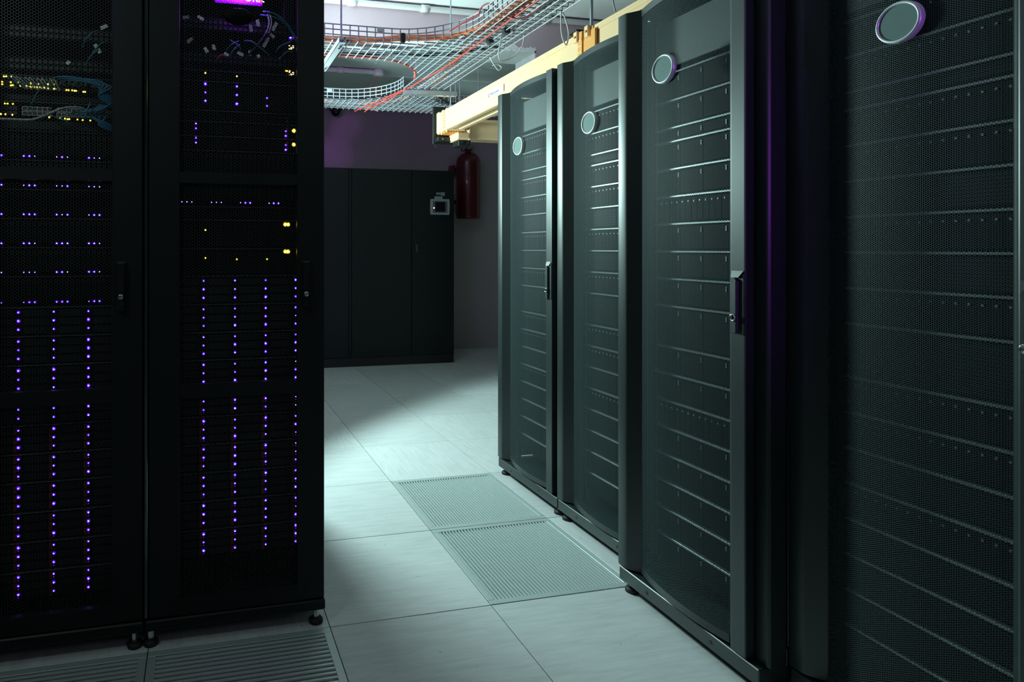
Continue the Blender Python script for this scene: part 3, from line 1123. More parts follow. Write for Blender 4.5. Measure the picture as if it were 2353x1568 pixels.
def tagcable(x, z, ang, ln, label, m=M_LABEL):
    """white folded cable tag hanging in front of the patch panels."""
    t = thing('cable_tag', label, 'tag', (x, SY - .045, z), 0, 'white tags on the cables behind the violet sign')
    c, s = math.cos(ang), math.sin(ang)
    w = 0.0055
    vs = []
    for y in (-0.0004, 0.0004):
        for a, b in ((-ln, -w), (ln, -w), (ln, w), (-ln, w)):
            vs.append((a * c - b * s, y, a * s + b * c))
    obj('paper', MB().add(vs, [(0, 1, 2, 3), (7, 6, 5, 4), (0, 4, 5, 1), (1, 5, 6, 2), (2, 6, 7, 3), (3, 7, 4, 0)], m), t)
    obj('cable_stub', MB().tube(smooth_path([(ln * c, 0.001, ln * s), (ln * c * 1.4, 0.012, ln * s * 1.4 + .004), (ln * c * 1.5, 0.045, ln * s * 1.5 + .012)]), 0.002, M_CBLK), t)


def PX(u, v, y):
    """metres on the plane of the tags; table below is given in rack millimetres instead."""


TAGS = [(-1.083, 2.083, 0.2, 0.010), (-1.034, 2.085, -0.5, 0.011), (-0.864, 2.062, -1.45, 0.012), (-0.840, 2.083, -1.4, 0.012), (-0.782, 2.075, 1.1, 0.016),
        (-0.790, 2.042, -0.7, 0.009), (-0.812, 2.018, 1.05, 0.019), (-1.070, 2.006, 0.75, 0.011), (-0.990, 1.988, -1.3, 0.009), (-1.016, 1.977, -1.0, 0.010),
        (-0.948, 1.967, -0.3, 0.008), (-0.900, 1.972, -0.4, 0.011), (-0.868, 1.976, 1.4, 0.009), (-0.838, 1.968, -1.1, 0.006)]
TL = ['level with the sign at far left', 'slanting, second at left below the sign', 'upright, touching the right end of the oval badge', 'upright, under the red light of the sign',
      'slanting, highest at right near the teal cables', 'short, slanting, below the highest right one', 'long and steep, right of centre', 'tilted, alone at the far left',
      'upright, small, left of centre', 'leaning, lowest at left', 'small, at the end of a red cable', 'slanting, crossing the dark cable', 'narrow, upright, right of the dark cable', 'smallest, leaning, lowest at right']
for (x, z, a, ln), l in zip(TAGS, TL):
    tagcable(x, z, a, ln, 'white cable tag, ' + l)
Yc = SY - .03
cable('network_cable', [(-0.820, Yc, 2.130), (-0.800, Yc - .02, 2.122), (-0.770, Yc - .02, 2.112), (-0.735, Yc - .01, 2.088), (-0.705, Yc, 2.050)], 0.0026, M_CTEAL, 'teal cable arching from the red light to the power strip, upper one')
cable('network_cable', [(-0.830, Yc, 2.118), (-0.800, Yc - .02, 2.108), (-0.765, Yc - .01, 2.104), (-0.730, Yc, 2.080), (-0.700, Yc, 2.030)], 0.0026, M_CTEAL, 'teal cable arching from the red light to the power strip, lower one')
cable('network_cable', [(-0.702, Yc, 2.050), (-0.730, Yc - .01, 2.026), (-0.760, Yc - .01, 2.010), (-0.775, Yc, 1.992)], 0.0024, M_CTEAL, 'teal cable drooping left of the upper power strip display')
cable('network_cable', [(-0.715, Yc, 1.996), (-0.740, Yc - .01, 1.990), (-0.765, Yc, 1.966)], 0.0024, M_CTEAL, 'teal cable drooping left of the lower power strip display')
cable('network_cable', [(-0.885, Yc, 2.022), (-0.862, Yc - .02, 2.015), (-0.835, Yc - .02, 1.998), (-0.800, Yc, 1.978)], 0.0028, M_CTEAL, 'teal cable slanting down to the right below the oval badge')
cable('network_cable', [(-0.905, Yc, 2.02), (-0.930, Yc - .02, 2.000), (-0.948, Yc, 1.985)], 0.0022, M_CTEAL, 'short teal cable slanting left below the oval badge')
cable('network_cable', [(-0.902, Yc, 2.008), (-0.925, Yc - .02, 1.980), (-0.941, Yc, 1.955)], 0.0026, M_CTEAL, 'teal cable crossing the tag with the red cable')
cable('network_cable', [(-0.935, Yc, 2.022), (-0.905, Yc - .015, 1.998), (-0.896, Yc, 1.982)], 0.0022, M_CTEAL, 'short teal cable slanting right below the oval badge')
cable('network_cable', [(-0.951, Yc, 1.968), (-0.968, Yc - .01, 1.963), (-0.980, Yc, 1.950)], 0.0024, M_CRED, 'short red cable leading to a small white tag')
cable('power_cable', [(-0.806, Yc, 2.12), (-0.800, Yc - .02, 2.085), (-0.815, Yc - .025, 2.04), (-0.845, Yc - .02, 2.000), (-0.868, Yc - .015, 1.975), (-0.880, Yc, 1.945)], 0.0045, M_CBLK, 'thick dark cable curving down from the sign to the lower patch panel')
for k, dx in enumerate((0.0, 0.008)):
    cable('network_cable', [(-0.808 + dx, Yc - .03, 2.11), (-0.803 + dx, Yc - .035, 2.08), (-0.812 + dx, Yc - .03, 2.045)], 0.0016, M_CWHT,
          ('left' if k == 0 else 'right') + ' one of two pale cables hanging below the red light')

# ------------------------------------------------ switches and cables at the top of the left edge cabinet
def switch(xc, z0, z1, label, leds, shiny):
    w = 0.436
    t = thing('network_switch', label, 'network switch', (xc - w / 2, SY, z0))
    link('chassis', chassis_mesh(w, z1 - z0), t)
    p = MB()
    for blk in range(4):
        for i in range(6):
            x = 0.016 + blk * .105 + i * .0152
            for zf in (0.62, 0.36):
                z = (z1 - z0) * zf
                m = M_CWHT if (shiny and blk in (1, 2)) else M_SERVG
                p.box(x, x + .0145, -0.002, 0.001, z + .0052, z + .0066, m)
                p.box(x, x + .0145, -0.002, 0.001, z - .0066, z - .0052, m)
                p.box(x - .0006, x + .0008, -0.002, 0.001, z - .006, z + .006, m)
                p.box(x + .001, x + .0138, -0.001, 0.001, z - .005, z + .005, M_BLK)
    obj('ports', p, t)
    for x, z, b in leds:
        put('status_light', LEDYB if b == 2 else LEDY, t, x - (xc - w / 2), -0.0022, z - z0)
    return t


def xa(u):      # metres along the cabinet front for the light positions listed below
    return -1.668 + (u - 2) * 0.001338 - (u - 2) * (u - 2) * 0.00000020


l1 = [(xa(u), z, 1) for u, z in ((5, 1.834), (24, 1.832), (29, 1.833), (46, 1.832), (60, 1.832), (69, 1.831), (73, 1.831), (80, 1.831), (84, 1.830), (90, 1.830), (95, 1.830), (101, 1.830), (111, 1.829),
                                 (124, 1.828), (128, 1.828), (154, 1.826), (159, 1.826), (168, 1.826), (174, 1.825), (178, 1.825), (196, 1.823), (200, 1.823))]
l1 += [(xa(u), 1.842, 1) for u in (5, 24, 41, 70, 88, 110, 124)]
l1 += [(xa(u), 1.860, 1) for u in (9, 14, 26)]
switch(-1.507, 1.806, 1.868, 'upper network switch with a row of yellow port lights at the left edge', l1, False)
l2 = [(xa(u), z, 1) for u, z in ((2, 1.737), (12, 1.737), (28, 1.736), (113, 1.733), (139, 1.731), (151, 1.731), (157, 1.730), (161, 1.730), (181, 1.730), (194, 1.729), (213, 1.728))]
l2 += [(xa(u), 1.772, 1) for u in (11, 17, 29)]
switch(-1.507, 1.722, 1.782, 'lower network switch with bare silver port frames at the left edge', l2, True)
for z0, z1, l in ((1.784, 1.804, 'narrow dark filler between the two switches at the left edge'), (1.690, 1.719, 'dark filler panel above the first disk shelf at the left edge')):
    t = thing('filler_panel', l, 'filler panel', (-1.725, SY, z0))
    obj('panel', MB().bbox(0, 0.436, -0.004, 0.01, 0, z1 - z0, M_SERVG, .002), t)
patch_panel(-1.507, 1.885, 1.93, 'dark patch panel just above the upper switch at the left edge')
patch_panel(-1.507, 1.99, 2.035, 'dark patch panel in the violet glow at the left edge')
rr = random.Random(5)
for i in range(9):
    x0 = -1.515 + i * 0.013
    z0 = 1.850 - (i % 3) * .004
    cable('network_cable', [(x0, SY - .004, z0), (x0 + .02, SY - .035, z0 + .008), (x0 + .09, SY - .05, z0 + .006 - i * .002), (-1.345 - i * .002, SY - .045, 1.835 - i * .004), (-1.318, SY - .03, 1.80 - i * .004), (-1.300, SY, 1.775 - i * .003)],
          0.0030, M_CBLU, 'blue cable in the bundle sweeping right from the upper switch', 'cable', 'blue cables from the upper switch')
for i in range(7):
    x0 = -1.475 + i * 0.018
    cable('network_cable', [(x0, SY - .004, 1.742 + .002 * (i % 2)), (x0 + .03, SY - .035, 1.744 + .004 * i), (-1.36, SY - .045, 1.762 + .003 * i - .008), (-1.318, SY - .03, 1.784 - .002 * i), (-1.300, SY, 1.79)],
          0.0028, M_CBLU, 'blue cable rising from the lower switch to the right', 'cable', 'blue cables rising from the lower switch')
for i in range(5):
    x0 = -1.45 + i * 0.02
    cable('network_cable', [(x0, SY - .004, 1.74), (x0 + .03, SY - .035, 1.735), (-1.36, SY - .045, 1.722 - .004 * i), (-1.315, SY - .03, 1.705 - .004 * i), (-1.300, SY, 1.69)],
          0.0028, M_CBLU, 'blue cable falling from the lower switch to the right', 'cable', 'blue cables falling from the lower switch')
cable('network_cable', [(-1.385, SY - .055, 1.778), (-1.394, SY - .06, 1.748), (-1.402, SY - .055, 1.722)], 0.003, M_CBLU, 'short blue cable dropping down across the lower switch at right')
cable('network_cable', [(-1.70, SY - .05, 1.712), (-1.62, SY - .055, 1.711), (-1.56, SY - .06, 1.712), (-1.52, SY - .06, 1.728), (-1.47, SY - .06, 1.752), (-1.425, SY - .05, 1.760), (-1.40, SY - .03, 1.755)], 0.0038, M_CGRY, 'pale grey cable looping across the front of the lower switch')
cable('network_cable', [(-1.515, SY - .02, 1.738), (-1.49, SY - .05, 1.724), (-1.455, SY - .05, 1.712)], 0.0026, M_CTEAL, 'teal cable falling from the middle of the lower switch')
cable('network_cable', [(-1.535, SY - .02, 1.835), (-1.548, SY - .05, 1.80), (-1.565, SY - .05, 1.762)], 0.0016, M_CTEAL, 'thin teal cable slanting from the upper to the lower switch')
for i in range(12):
    x0 = -1.645 + i * 0.0125
    cable('network_cable', [(x0, SY - .003, 1.853), (x0 + .004, SY - .02, 1.857), (x0 + .012 + (12 - i) * .0012, SY - .035, 1.842), (x0 + .022 + (12 - i) * .003, SY - .035, 1.815)],
          0.0019, M_CGRY if i % 3 else M_CTEAL, 'short grey patch cable plugged into the left half of the upper switch', 'cable', 'short patch cables on the upper switch')
for i, (x, z) in enumerate(((-1.385, 1.985), (-1.375, 1.925), (-1.36, 1.95))):
    cable('network_cable', [(x - .03, SY - .02, z - .02), (x - .015, SY - .045, z), (x + .012, SY - .045, z + .028), (x + .035, SY - .02, z + .035)], 0.0024, M_CTEAL,
          ('highest', 'lowest', 'middle')[i] + ' of three teal loops above the blue bundle')
for i, (x, z, a) in enumerate(((-1.365, 1.957, -1.0), (-1.345, 2.03, 0.5), (-1.455, 1.905, 0.9), (-1.672, 2.055, -0.6))):
    tagcable(x, z, a, (0.016, 0.012, 0.006, 0.010)[i], 'white cable tag above the blue bundle, ' + ('largest, leaning', 'upper, slanting', 'tiny, left of the others', 'at the very left edge')[i])
lamp('sign_glow', 'POINT', (-0.90, -1.12, 2.155), (0, 0, 0), 1.3, (0.35, 0.05, 1.0), shadow_soft_size=0.02)
lamp('cabinet_glow', 'POINT', (-1.66, -1.12, 2.17), (0, 0, 0), 0.28, (0.30, 0.06, 1.0), shadow_soft_size=0.03)

# ================================================================== COOLING UNIT AT THE BACK
t = thing('cooling_unit', 'wide charcoal cooling cabinet with a small control panel at the back wall', 'cooling unit', (-0.9, 3.2, 0))
ac = MB()
ac.box(0.0, 2.673, 0.012, 0.84, 0.10, 2.178, M_AC)
obj('body', ac, t)
for a, b in ((0.0, 0.70), (0.704, 1.436), (1.474, 2.161), (2.165, 2.669)):
    obj('door', MB().bbox(a, b, 0.0, 0.02, 0.104, 2.176, M_AC, .003), t)
obj('pillar', MB().bbox(1.440, 1.470, 0.004, 0.02, 0.104, 2.176, M_AC, .002), t)
obj('plinth', MB().box(0.01, 2.673, 0.02, 0.83, 0.0, 0.10, M_ACD), t)
obj('handle', MB().bbox(2.205, 2.236, -0.004, 0.004, 1.25, 1.345, M_SCREEN, .004), t)
cp = MB()
hw, hz = 0.1145, 0.088
pr = [(-hw * .94, hz)] + [(-hw * (.94 + .06 * math.cos(q)), hz * math.sin(q)) for q in np.linspace(1.2, -1.2, 7)] + [(-hw * .94, -hz), (hw * .94, -hz)] + [(hw * (.94 + .06 * math.cos(q)), hz * math.sin(q)) for q in np.linspace(-1.2, 1.2, 7)] + [(hw * .94, hz)]
n = len(pr)
px, pz = 2.492, 1.766
cp.add([(px + x, -0.022, pz + z) for x, z in pr] + [(px + x, 0.0, pz + z) for x, z in pr], [tuple(range(n))] + [(i, i + n, (i + 1) % n + n, (i + 1) % n) for i in range(n)], M_PANEL)
cp.box(px - .087, px + .087, -0.024, -0.021, pz - .066, pz + .066, M_PANELD)
disp = obj('control_panel', cp, t)
obj('screen', MB().box(px - .060, px + .060, -0.0255, -0.023, pz - .054, pz + .054, M_SCREEN), disp)
k = MB().box(px - .080, px - .069, -0.027, -0.023, pz - .019, pz - .007, M_SEG)
tag(obj('indicator', k, disp), 'small lit amber indicator')
for a, b, z0, z1, m in ((2.455, 2.508, 1.905, 1.929, M_LABELG), (2.512, 2.556, 1.894, 1.932, M_PANEL), (2.434, 2.530, 1.855, 1.886, M_PANEL)):
    s = MB().box(a, b, -0.0015, 0.001, z0, z1, m)
    if m is M_PANEL and b < 2.53 or m is M_LABELG:
        s.box(a + .012, b - .008, -0.002, -0.001, (z0 + z1) / 2 - .004, (z0 + z1) / 2 + .003, M_INK)
    if a == 2.512:
        for q in (0.010, 0.017, 0.024):
            s.box(a + .006, b - .016, -0.002, -0.001, z0 + q, z0 + q + .004, M_INK)
    obj('sticker', s, t)

# ================================================================== RED CYLINDER
t = thing('gas_cylinder', 'dark red gas cylinder hung on the back wall beside the cooling cabinet', 'gas cylinder', (2.255, 3.88, 1.672))
prof = [(0.0, 0.0), (0.135, 0.0), (0.148, 0.012), (0.15, 0.03), (0.15, 0.70)] + [(0.03 + 0.12 * math.cos(a), 0.70 + 0.13 * math.sin(a)) for a in np.linspace(0.15, 1.45, 8)] + [(0.035, 0.845), (0.035, 0.87)]
obj('tank', MB().lathe((0, 0, 0), prof, M_CYL, 40), t)
obj('neck_ring', MB().lathe((0, 0, 0.87), [(0.03, -0.012), (0.052, -0.01), (0.052, 0.006), (0.03, 0.01), (0.0, 0.01)], M_CYL, 24), t)
tag(obj('valve', MB().cyl((0, 0, 0.875), (0, 0, 0.97), 0.018, M_ZINC, 16).cyl((0, -0.05, 0.945), (0, 0.04, 0.945), 0.012, M_ZINC, 12), t), 'grey metal valve')
br = MB()
for z in (0.20, 0.62):
    br.box(-0.155, 0.155, 0.13, 0.188, z, z + .04, M_CYL)
br.box(-0.185, -0.15, 0.06, 0.188, 0.55, 0.68, M_CYL)
obj('bracket', br, t)
obj('hose', MB().tube(smooth_path([(-0.015, -0.03, 0.955), (-0.06, -0.05, 0.95), (-0.11, -0.05, 0.88), (-0.10, -0.05, 0.845), (-0.05, -0.05, 0.87), (-0.03, -0.04, 0.93), (0.0, -0.04, 0.98)]), 0.008, M_CBLK), t)

# ================================================================== YELLOW CABLE DUCT
DX0, DX1, DZ0, DZ1 = 0.85, 1.0, 2.237, 2.393


def duct_profile(w, h):
    """outer skin of a U duct with rolled lips and an embossed band: polygon in (across, up)."""
    th = 0.004
    return [(0.012, 0), (0.045, 0), (0.05, 0.006), (w - .05, 0.006), (w - .045, 0), (w - .012, 0), (w - .003, 0.004), (w, 0.014), (w, h - .03), (w + .004, h - .027), (w + .004, h - .012), (w, h - .008), (w, h), (w - th, h),
            (w - th, 0.016), (w - .012, 0.008), (0.012, 0.008), (th, 0.016), (th, h), (0, h), (0, h - .008), (-.004, h - .012), (-.004, h - .027), (0, h - .03), (0, 0.014), (0.003, 0.004)]


def duct_run(p0, length, along, w, h, m=None):
    m = m or M_DUCT
    pr = duct_profile(w, h)
    b = MB()
    n = len(pr)
    if along == 'y':
        vs = [(p0[0] + a, p0[1], p0[2] + c) for a, c in pr] + [(p0[0] + a, p0[1] + length, p0[2] + c) for a, c in pr]
    else:
        vs = [(p0[0], p0[1] + a, p0[2] + c) for a, c in pr] + [(p0[0] + length, p0[1] + a, p0[2] + c) for a, c in pr]
    b.add(vs, [(i, (i + 1) % n, n + (i + 1) % n, n + i) for i in range(n)], m)
    return b


t = thing('cable_duct', 'long yellow fibre duct running above the right hand cabinets', 'cable duct', (0, 0, 0))
obj('duct_section', duct_run((DX0, -0.50, DZ0), 1.72, 'y', DX1 - DX0, DZ1 - DZ0), t)
obj('duct_section', duct_run((DX0, -2.3, DZ0), 1.79, 'y', DX1 - DX0, DZ1 - DZ0), t)
lid = MB().box(DX0 + .001, DX1 - .001, -2.3, 1.22, DZ1 - .002, DZ1 + .003, M_DUCT)
obj('lid', lid, t)
# joint coupler: ribbed sleeve with clips
cpl = MB()
for y0, y1, e in ((-0.52, -0.485, 0.011), (-0.60, -0.52, 0.005)):
    pr = [(DX0 - e, DZ1 + .002), (DX0 - e, DZ0 - e + .012), (DX0 - e + .012, DZ0 - e), (DX1 + e - .012, DZ0 - e), (DX1 + e, DZ0 - e + .012), (DX1 + e, DZ1 + .002)]
    inn = [(DX1 + .0045, DZ1 + .002), (DX1 + .0045, DZ0 - .0005), (DX0 - .0045, DZ0 - .0005), (DX0 - .0045, DZ1 + .002)]
    q = pr + inn
    n = len(q)
    cpl.add([(a, y0, c) for a, c in q] + [(a, y1, c) for a, c in q], [(i, i + n, (i + 1) % n + n, (i + 1) % n) for i in range(n)], M_DUCTO)
    for yy in (y0, y1):
        for i in range(5):
            j = [n - 1, n - 1, n - 2, n - 3, n - 4, n - 4]
            a, c = j[i], j[i + 1]
            vs = [(q[k][0], yy, q[k][1]) for k in ((i, i + 1, c, a) if a != c else (i, i + 1, a))]
            cpl.add(vs, [tuple(range(len(vs)))], M_DUCTO)
for z in (2.26, 2.29, 2.32, 2.35):
    cpl.box(DX0 - .012, DX0 - .004, -0.519, -0.486, z, z + .006, M_DUCT)
cpl.box(DX0 - .016, DX0 - .004, -0.63, -0.60, DZ0 + .02, DZ1 - .02, M_DUCTO)
obj('coupler', cpl, t)
for y in (-0.475, -0.565):
    c = MB().bbox(DX0 - .02, DX0 - .002, y - .016, y + .016, DZ1 - .045, DZ1 + .012, M_DUCT, .003)
    c.cyl((DX0 - .02, y, DZ1 - .018), (DX0 - .026, y, DZ1 - .018), 0.006, M_DUCTO, 10)
    obj('clip', c, t)
# end fitting with ribs
ef = MB()
E0, E1 = 1.22, 1.415
for k, (a, b_, e) in enumerate(((E0, E0 + .025, .010), (E0 + .025, E0 + .07, .003), (E0 + .07, E0 + .095, .012), (E0 + .095, E0 + .15, .005), (E0 + .15, E1, .014))):
    ef.bbox(DX0 - e, DX1 + e, a, b_, DZ0 - e, DZ1 + (.004 if k % 2 else .012), M_DUCT, .012 if k % 2 == 0 else .01)
for i in range(6):
    for j in range(3):
        x = DX0 + .012 + i * .022
        ef.box(x, x + .012, E0 + .03 + j * .05, E0 + .055 + j * .05, DZ0 - .020, DZ0 - .004, M_DUCTO)
for z in np.linspace(DZ0 + .02, DZ1 - .02, 6):
    ef.box(DX0 - .011, DX0 - .002, E0 + .027, E0 + .068, z, z + .006, M_DUCTO)
obj('end_fitting', ef, t)
sg = MB().box(DX0 - .0058, DX0 - .0042, 0.30, 0.52, DZ1 - .095, DZ1 - .045, M_LABEL)
st = obj('sticker', sg, t)
mk = MB()
for a in np.linspace(0.6, 5.4, 9):
    mk.box(DX0 - .0068, DX0 - .0055, 0.500 + .008 * math.sin(a) - .003, 0.500 + .008 * math.sin(a) + .003, DZ1 - .070 + .012 * math.cos(a) - .003, DZ1 - .070 + .012 * math.cos(a) + .003, M_INKR)
tag(obj('logo', mk, st), 'red curl logo')
tc = bpy.data.curves.new('lettering', 'FONT')
tc.body = 'FiberGuide'
tc.size = 0.026
tc.extrude = 0.0004
tc.materials.append(M_INK)
lt = text_mesh('lettering', tc, st)
lt.location = (DX0 - .0064, 0.482, DZ1 - .078)
lt.rotation_euler = (math.pi / 2, 0, -math.pi / 2)

t = thing('cable_duct', 'dim yellow branch duct running off right below the end of the long duct', 'cable duct', (0, 0, 0))
obj('duct_section', duct_run((1.03, 1.24, 2.17), 2.4, 'x', 0.15, 0.155), t)
obj('lid', MB().box(1.03, 3.43, 1.241, 1.389, 2.323, 2.328, M_DUCT), t)
el = MB().bbox(0.935, 1.05, 1.225, 1.40, 2.16, 2.222, M_DUCT, .014)
el.bbox(1.03, 1.06, 1.228, 1.402, 2.158, 2.335, M_DUCT, .01)
obj('elbow', el, t)

# black hangers of the duct
t = thing('duct_hanger', 'black plate bracket behind the far end of the yellow duct', 'bracket', (0, 0, 0))
b = MB().bbox(0.815, 1.02, 1.43, 1.445, 2.15, 2.46, M_BLK, .003)
b.bbox(0.83, 1.01, 1.36, 1.43, 2.165, 2.20, M_BLK, .003)
obj('plate', b, t)
s = MB()
for x in (0.87, 0.96):
    s.cyl((x, 1.356, 2.183), (x, 1.362, 2.183), 0.008, M_CHR, 12)
obj('bolts', s, t)
t = thing('duct_hanger', 'black block bracket under the elbow of the branch duct', 'bracket', (0, 0, 0))
obj('plate', MB().bbox(0.955, 1.06, 1.24, 1.36, 2.112, 2.158, M_BLK, .004), t)
s = MB()
for x in (0.985, 1.035):
    s.cyl((x, 1.234, 2.14), (x, 1.241, 2.14), 0.008, M_CHR, 12)
obj('bolts', s, t)
t = thing('duct_hanger', 'black channel bracket under the hanging rod nearest the camera', 'bracket', (0, 0, 0))
b = MB().bbox(0.86, 1.10, -0.44, -0.37, 2.425, 2.432, M_BLK, .002)
b.box(0.86, 1.10, -0.445, -0.438, 2.40, 2.432, M_BLK)
b.box(1.01, 1.018, -0.44, -0.37, 2.20, 2.428, M_BLK)
b.box(0.832, 1.018, -0.44, -0.37, 2.212, 2.222, M_BLK)
obj('plate', b, t)

# ================================================================== HANGING RODS
def rod(x, y, z0, z1, label, r=0.0055):
    t = thing('hanging_rod', label, 'rod', (x, y, z0))
    obj('shaft', MB().cyl((0, 0, 0), (0, 0, z1 - z0), r, M_ZINC, 10), t)
    obj('nut', MB().cyl((0, 0, 0.004), (0, 0, 0.014), r * 2, M_ZINC, 6, smooth=False), t)
    return t


rod(0.975, -0.405, 2.434, ZC, 'thick steel rod holding the black channel bracket of the duct', 0.008)
rod(0.862, 1.18, 2.40, ZC, 'steel rod passing the end of the short strut down to the duct end')
rod(1.245, 1.96, 2.46, ZL + .02, 'left of two close steel rods behind the basket tray')
rod(1.285, 1.96, 2.46, ZL + .02, 'right of two close steel rods behind the basket tray')
rod(1.48, 1.98, 2.46, ZL + .02, 'thin steel rod standing alone, right of the two close rods')
rod(-0.262, 0.095, 2.462, ZC, 'steel rod at the left, holding the slanting strut')
tag(obj('smoke_detector', MB().lathe((1.25, -0.35, ZC), [(0.0, -0.03), (0.03, -0.028), (0.042, -0.015), (0.045, 0.0)], M_CRED, 20)), 'small red fitting on the ceiling above the duct', 'detector')

# ================================================================== STRUTS
def strut(label, p0, p1):
    t = thing('support_strut', label, 'strut', p0)
    d = Vector(p1) - Vector(p0)
    L_ = d.length
    a = math.atan2(d.y, d.x)
    t.rotation_euler = (0, 0, a)
    w, h, th = 0.0205, 0.034, 0.0025
    b = MB()
    b.box(0, L_, -w, w, 0, th, M_STRUT)
    b.box(0, L_, -w, -w + th, 0, h, M_STRUT)
    b.box(0, L_, w - th, w, 0, h, M_STRUT)
    b.box(0, L_, -w, -w + .009, h - th, h, M_STRUT)
    b.box(0, L_, w - .009, w, h - th, h, M_STRUT)
    obj('channel', b, t)
    s = MB()
    for q in (0.05, 0.09, L_ - .09, L_ - .05):
        s.cyl((q, 0, 0), (q, 0, -0.006), 0.008, M_CHR, 6, smooth=False)
    obj('bolts', s, t)


strut('galvanised strut slanting down at left under the near basket branch', (-0.262, 0.055, 2.448), (-0.262, 0.62, 2.448))
strut('short galvanised strut under the far end of the main basket tray', (0.44, 1.07, 2.445), (0.845, 1.035, 2.445))

# ================================================================== WIRE BASKET TRAYS
BZ = 2.49
WR = 0.0036
SH = 0.088         # side height


def side_wall(path, nw=3, cell=0.05):
    """fence of wires along a plan path [(x, y)] rising from the basket floor."""
    b = MB()
    P = [Vector((p[0], p[1], 0)) for p in path]
    for k in range(1, nw + 1):
        z = BZ + SH * k / nw
        b.tube([(p.x, p.y, z) for p in P], WR, M_ZINC)
    # rungs at equal spacing
    acc, nextd = 0.0, 0.0
    for i in range(len(P) - 1):
        seg = (P[i + 1] - P[i]).length
        while nextd <= acc + seg + 1e-9:
            q = P[i].lerp(P[i + 1], (nextd - acc) / seg if seg else 0)
            b.tube([(q.x, q.y, BZ + .012), (q.x, q.y, BZ + SH)], WR, M_ZINC)
            nextd += cell
        acc += seg
    return b


def grid(b, x0, x1, y0, y1, inside, dx, dy, lift=0.0):
    """floor grid of wires clipped to inside(x, y)."""
    st = 0.006

    def run(fixed, a0, a1, vert):
        cur = None
        n = int((a1 - a0) / st)
        for k in range(n + 2):
            a = a0 + k * st
            ok = a <= a1 + 1e-6 and inside(*((fixed, a) if vert else (a, fixed)))
            if ok and cur is None:
                cur = a
            if not ok and cur is not None:
                e = a - st
                if e - cur > 0.02:
                    p = [(fixed, cur, BZ), (fixed, e, BZ)] if vert else [(cur, fixed, BZ + 2 * WR), (e, fixed, BZ + 2 * WR)]
                    b.tube(p, WR, M_ZINC)
                cur = None
    for x in np.arange(x0, x1 + 1e-6, dx):
        run(float(x), y0, y1, True)
    for y in np.arange(y0, y1 + 1e-6, dy):
        run(float(y), x0, x1, False)
    return b


def arc(cx, cy, r, a0, a1, n=14):
    return [(cx + r * math.cos(a), cy + r * math.sin(a)) for a in np.radians(np.linspace(a0, a1, n))]


MXL, MXR = 0.44, 0.742
# main run along the aisle
t = thing('wire_basket_tray', 'straight wire basket tray running above the aisle towards the camera', 'cable tray', (0, 0, 0), 0, 'wire basket trays under the ceiling')
obj('basket_floor', grid(MB(), MXL, MXR, -1.9, 1.06, lambda x, y: True, 0.0503, 0.05), t)
obj('side_wall', side_wall([(MXL, -1.9), (MXL, -0.25)]), t)
obj('side_wall', side_wall([(MXR, -1.9), (MXR, 1.06)]), t)
c = MB()
for y in (-0.235, -0.9):
    c.bbox(MXL - .008, MXL + .004, y - .02, y + .02, BZ + .055, BZ + .085, M_STRUT, .002)
    c.cyl((MXL - .008, y, BZ + .07), (MXL - .014, y, BZ + .07), .007, M_CHR, 10)
obj('splice_clip', c, t)
# near branch to the left with a rounded corner
R1 = 0.40
bx, by0, by1 = MXL, 0.135, 0.445
cxn, cyn = MXL - R1, by0 - R1
near = [(-1.3, by0), (cxn, by0)] + arc(cxn, cyn, R1, 90, 0)[1:]
R2 = 0.40
far = [(-1.3, by1), (MXL - R2, by1)] + arc(MXL - R2, by1 + R2, R2, -90, 0)[1:]


def in1(x, y):
    if x > MXL:
        return False
    if by0 <= y <= by1:
        return True
    if y < by0 and x >= cxn and y >= cyn:
        return (x - cxn) ** 2 + (y - cyn) ** 2 >= R1 * R1
    if y > by1 and x >= MXL - R2 and y <= by1 + R2:
        return (x - MXL + R2) ** 2 + (y - by1 - R2) ** 2 >= R2 * R2
    return False


t = thing('wire_basket_tray', 'near wire basket branch curving left over the black cable clip', 'cable tray', (0, 0, 0), 0, 'wire basket trays under the ceiling')
obj('basket_floor', grid(MB(), -1.3, MXL, cyn, by1 + R2, in1, 0.05, 0.0505), t)
obj('side_wall', side_wall(near), t)
obj('side_wall', side_wall(far), t)
c = MB()
for x, y in ((-0.02, by0), (-0.02, by1)):
    c.bbox(x - .02, x + .02, y - .006, y + .004, BZ + .055, BZ + .085, M_STRUT, .002)
    c.cyl((x, y - .006, BZ + .07), (x, y - .012, BZ + .07), .007, M_CHR, 10)
obj('splice_clip', c, t)
# far cross run with rounded corners both sides
fy0, fy1 = 1.50, 1.82
R3 = 0.38
cl = (MXL - R3, fy0 - R3)
R4 = 0.34
crr = (MXR + R4, fy0 - R4)


def in2(x, y):
    if fy0 <= y <= fy1:
        return True
    if y < fy0 and MXL <= x <= MXR:
        return y > 1.06
    if y < fy0 and y > 1.06 and cl[0] <= x <= MXL:
        return y >= cl[1] and (x - cl[0]) ** 2 + (y - cl[1]) ** 2 >= R3 * R3
    if y < fy0 and y > 1.06 and MXR <= x <= crr[0]:
        return y >= crr[1] and (x - crr[0]) ** 2 + (y - crr[1]) ** 2 >= R4 * R4
    return False


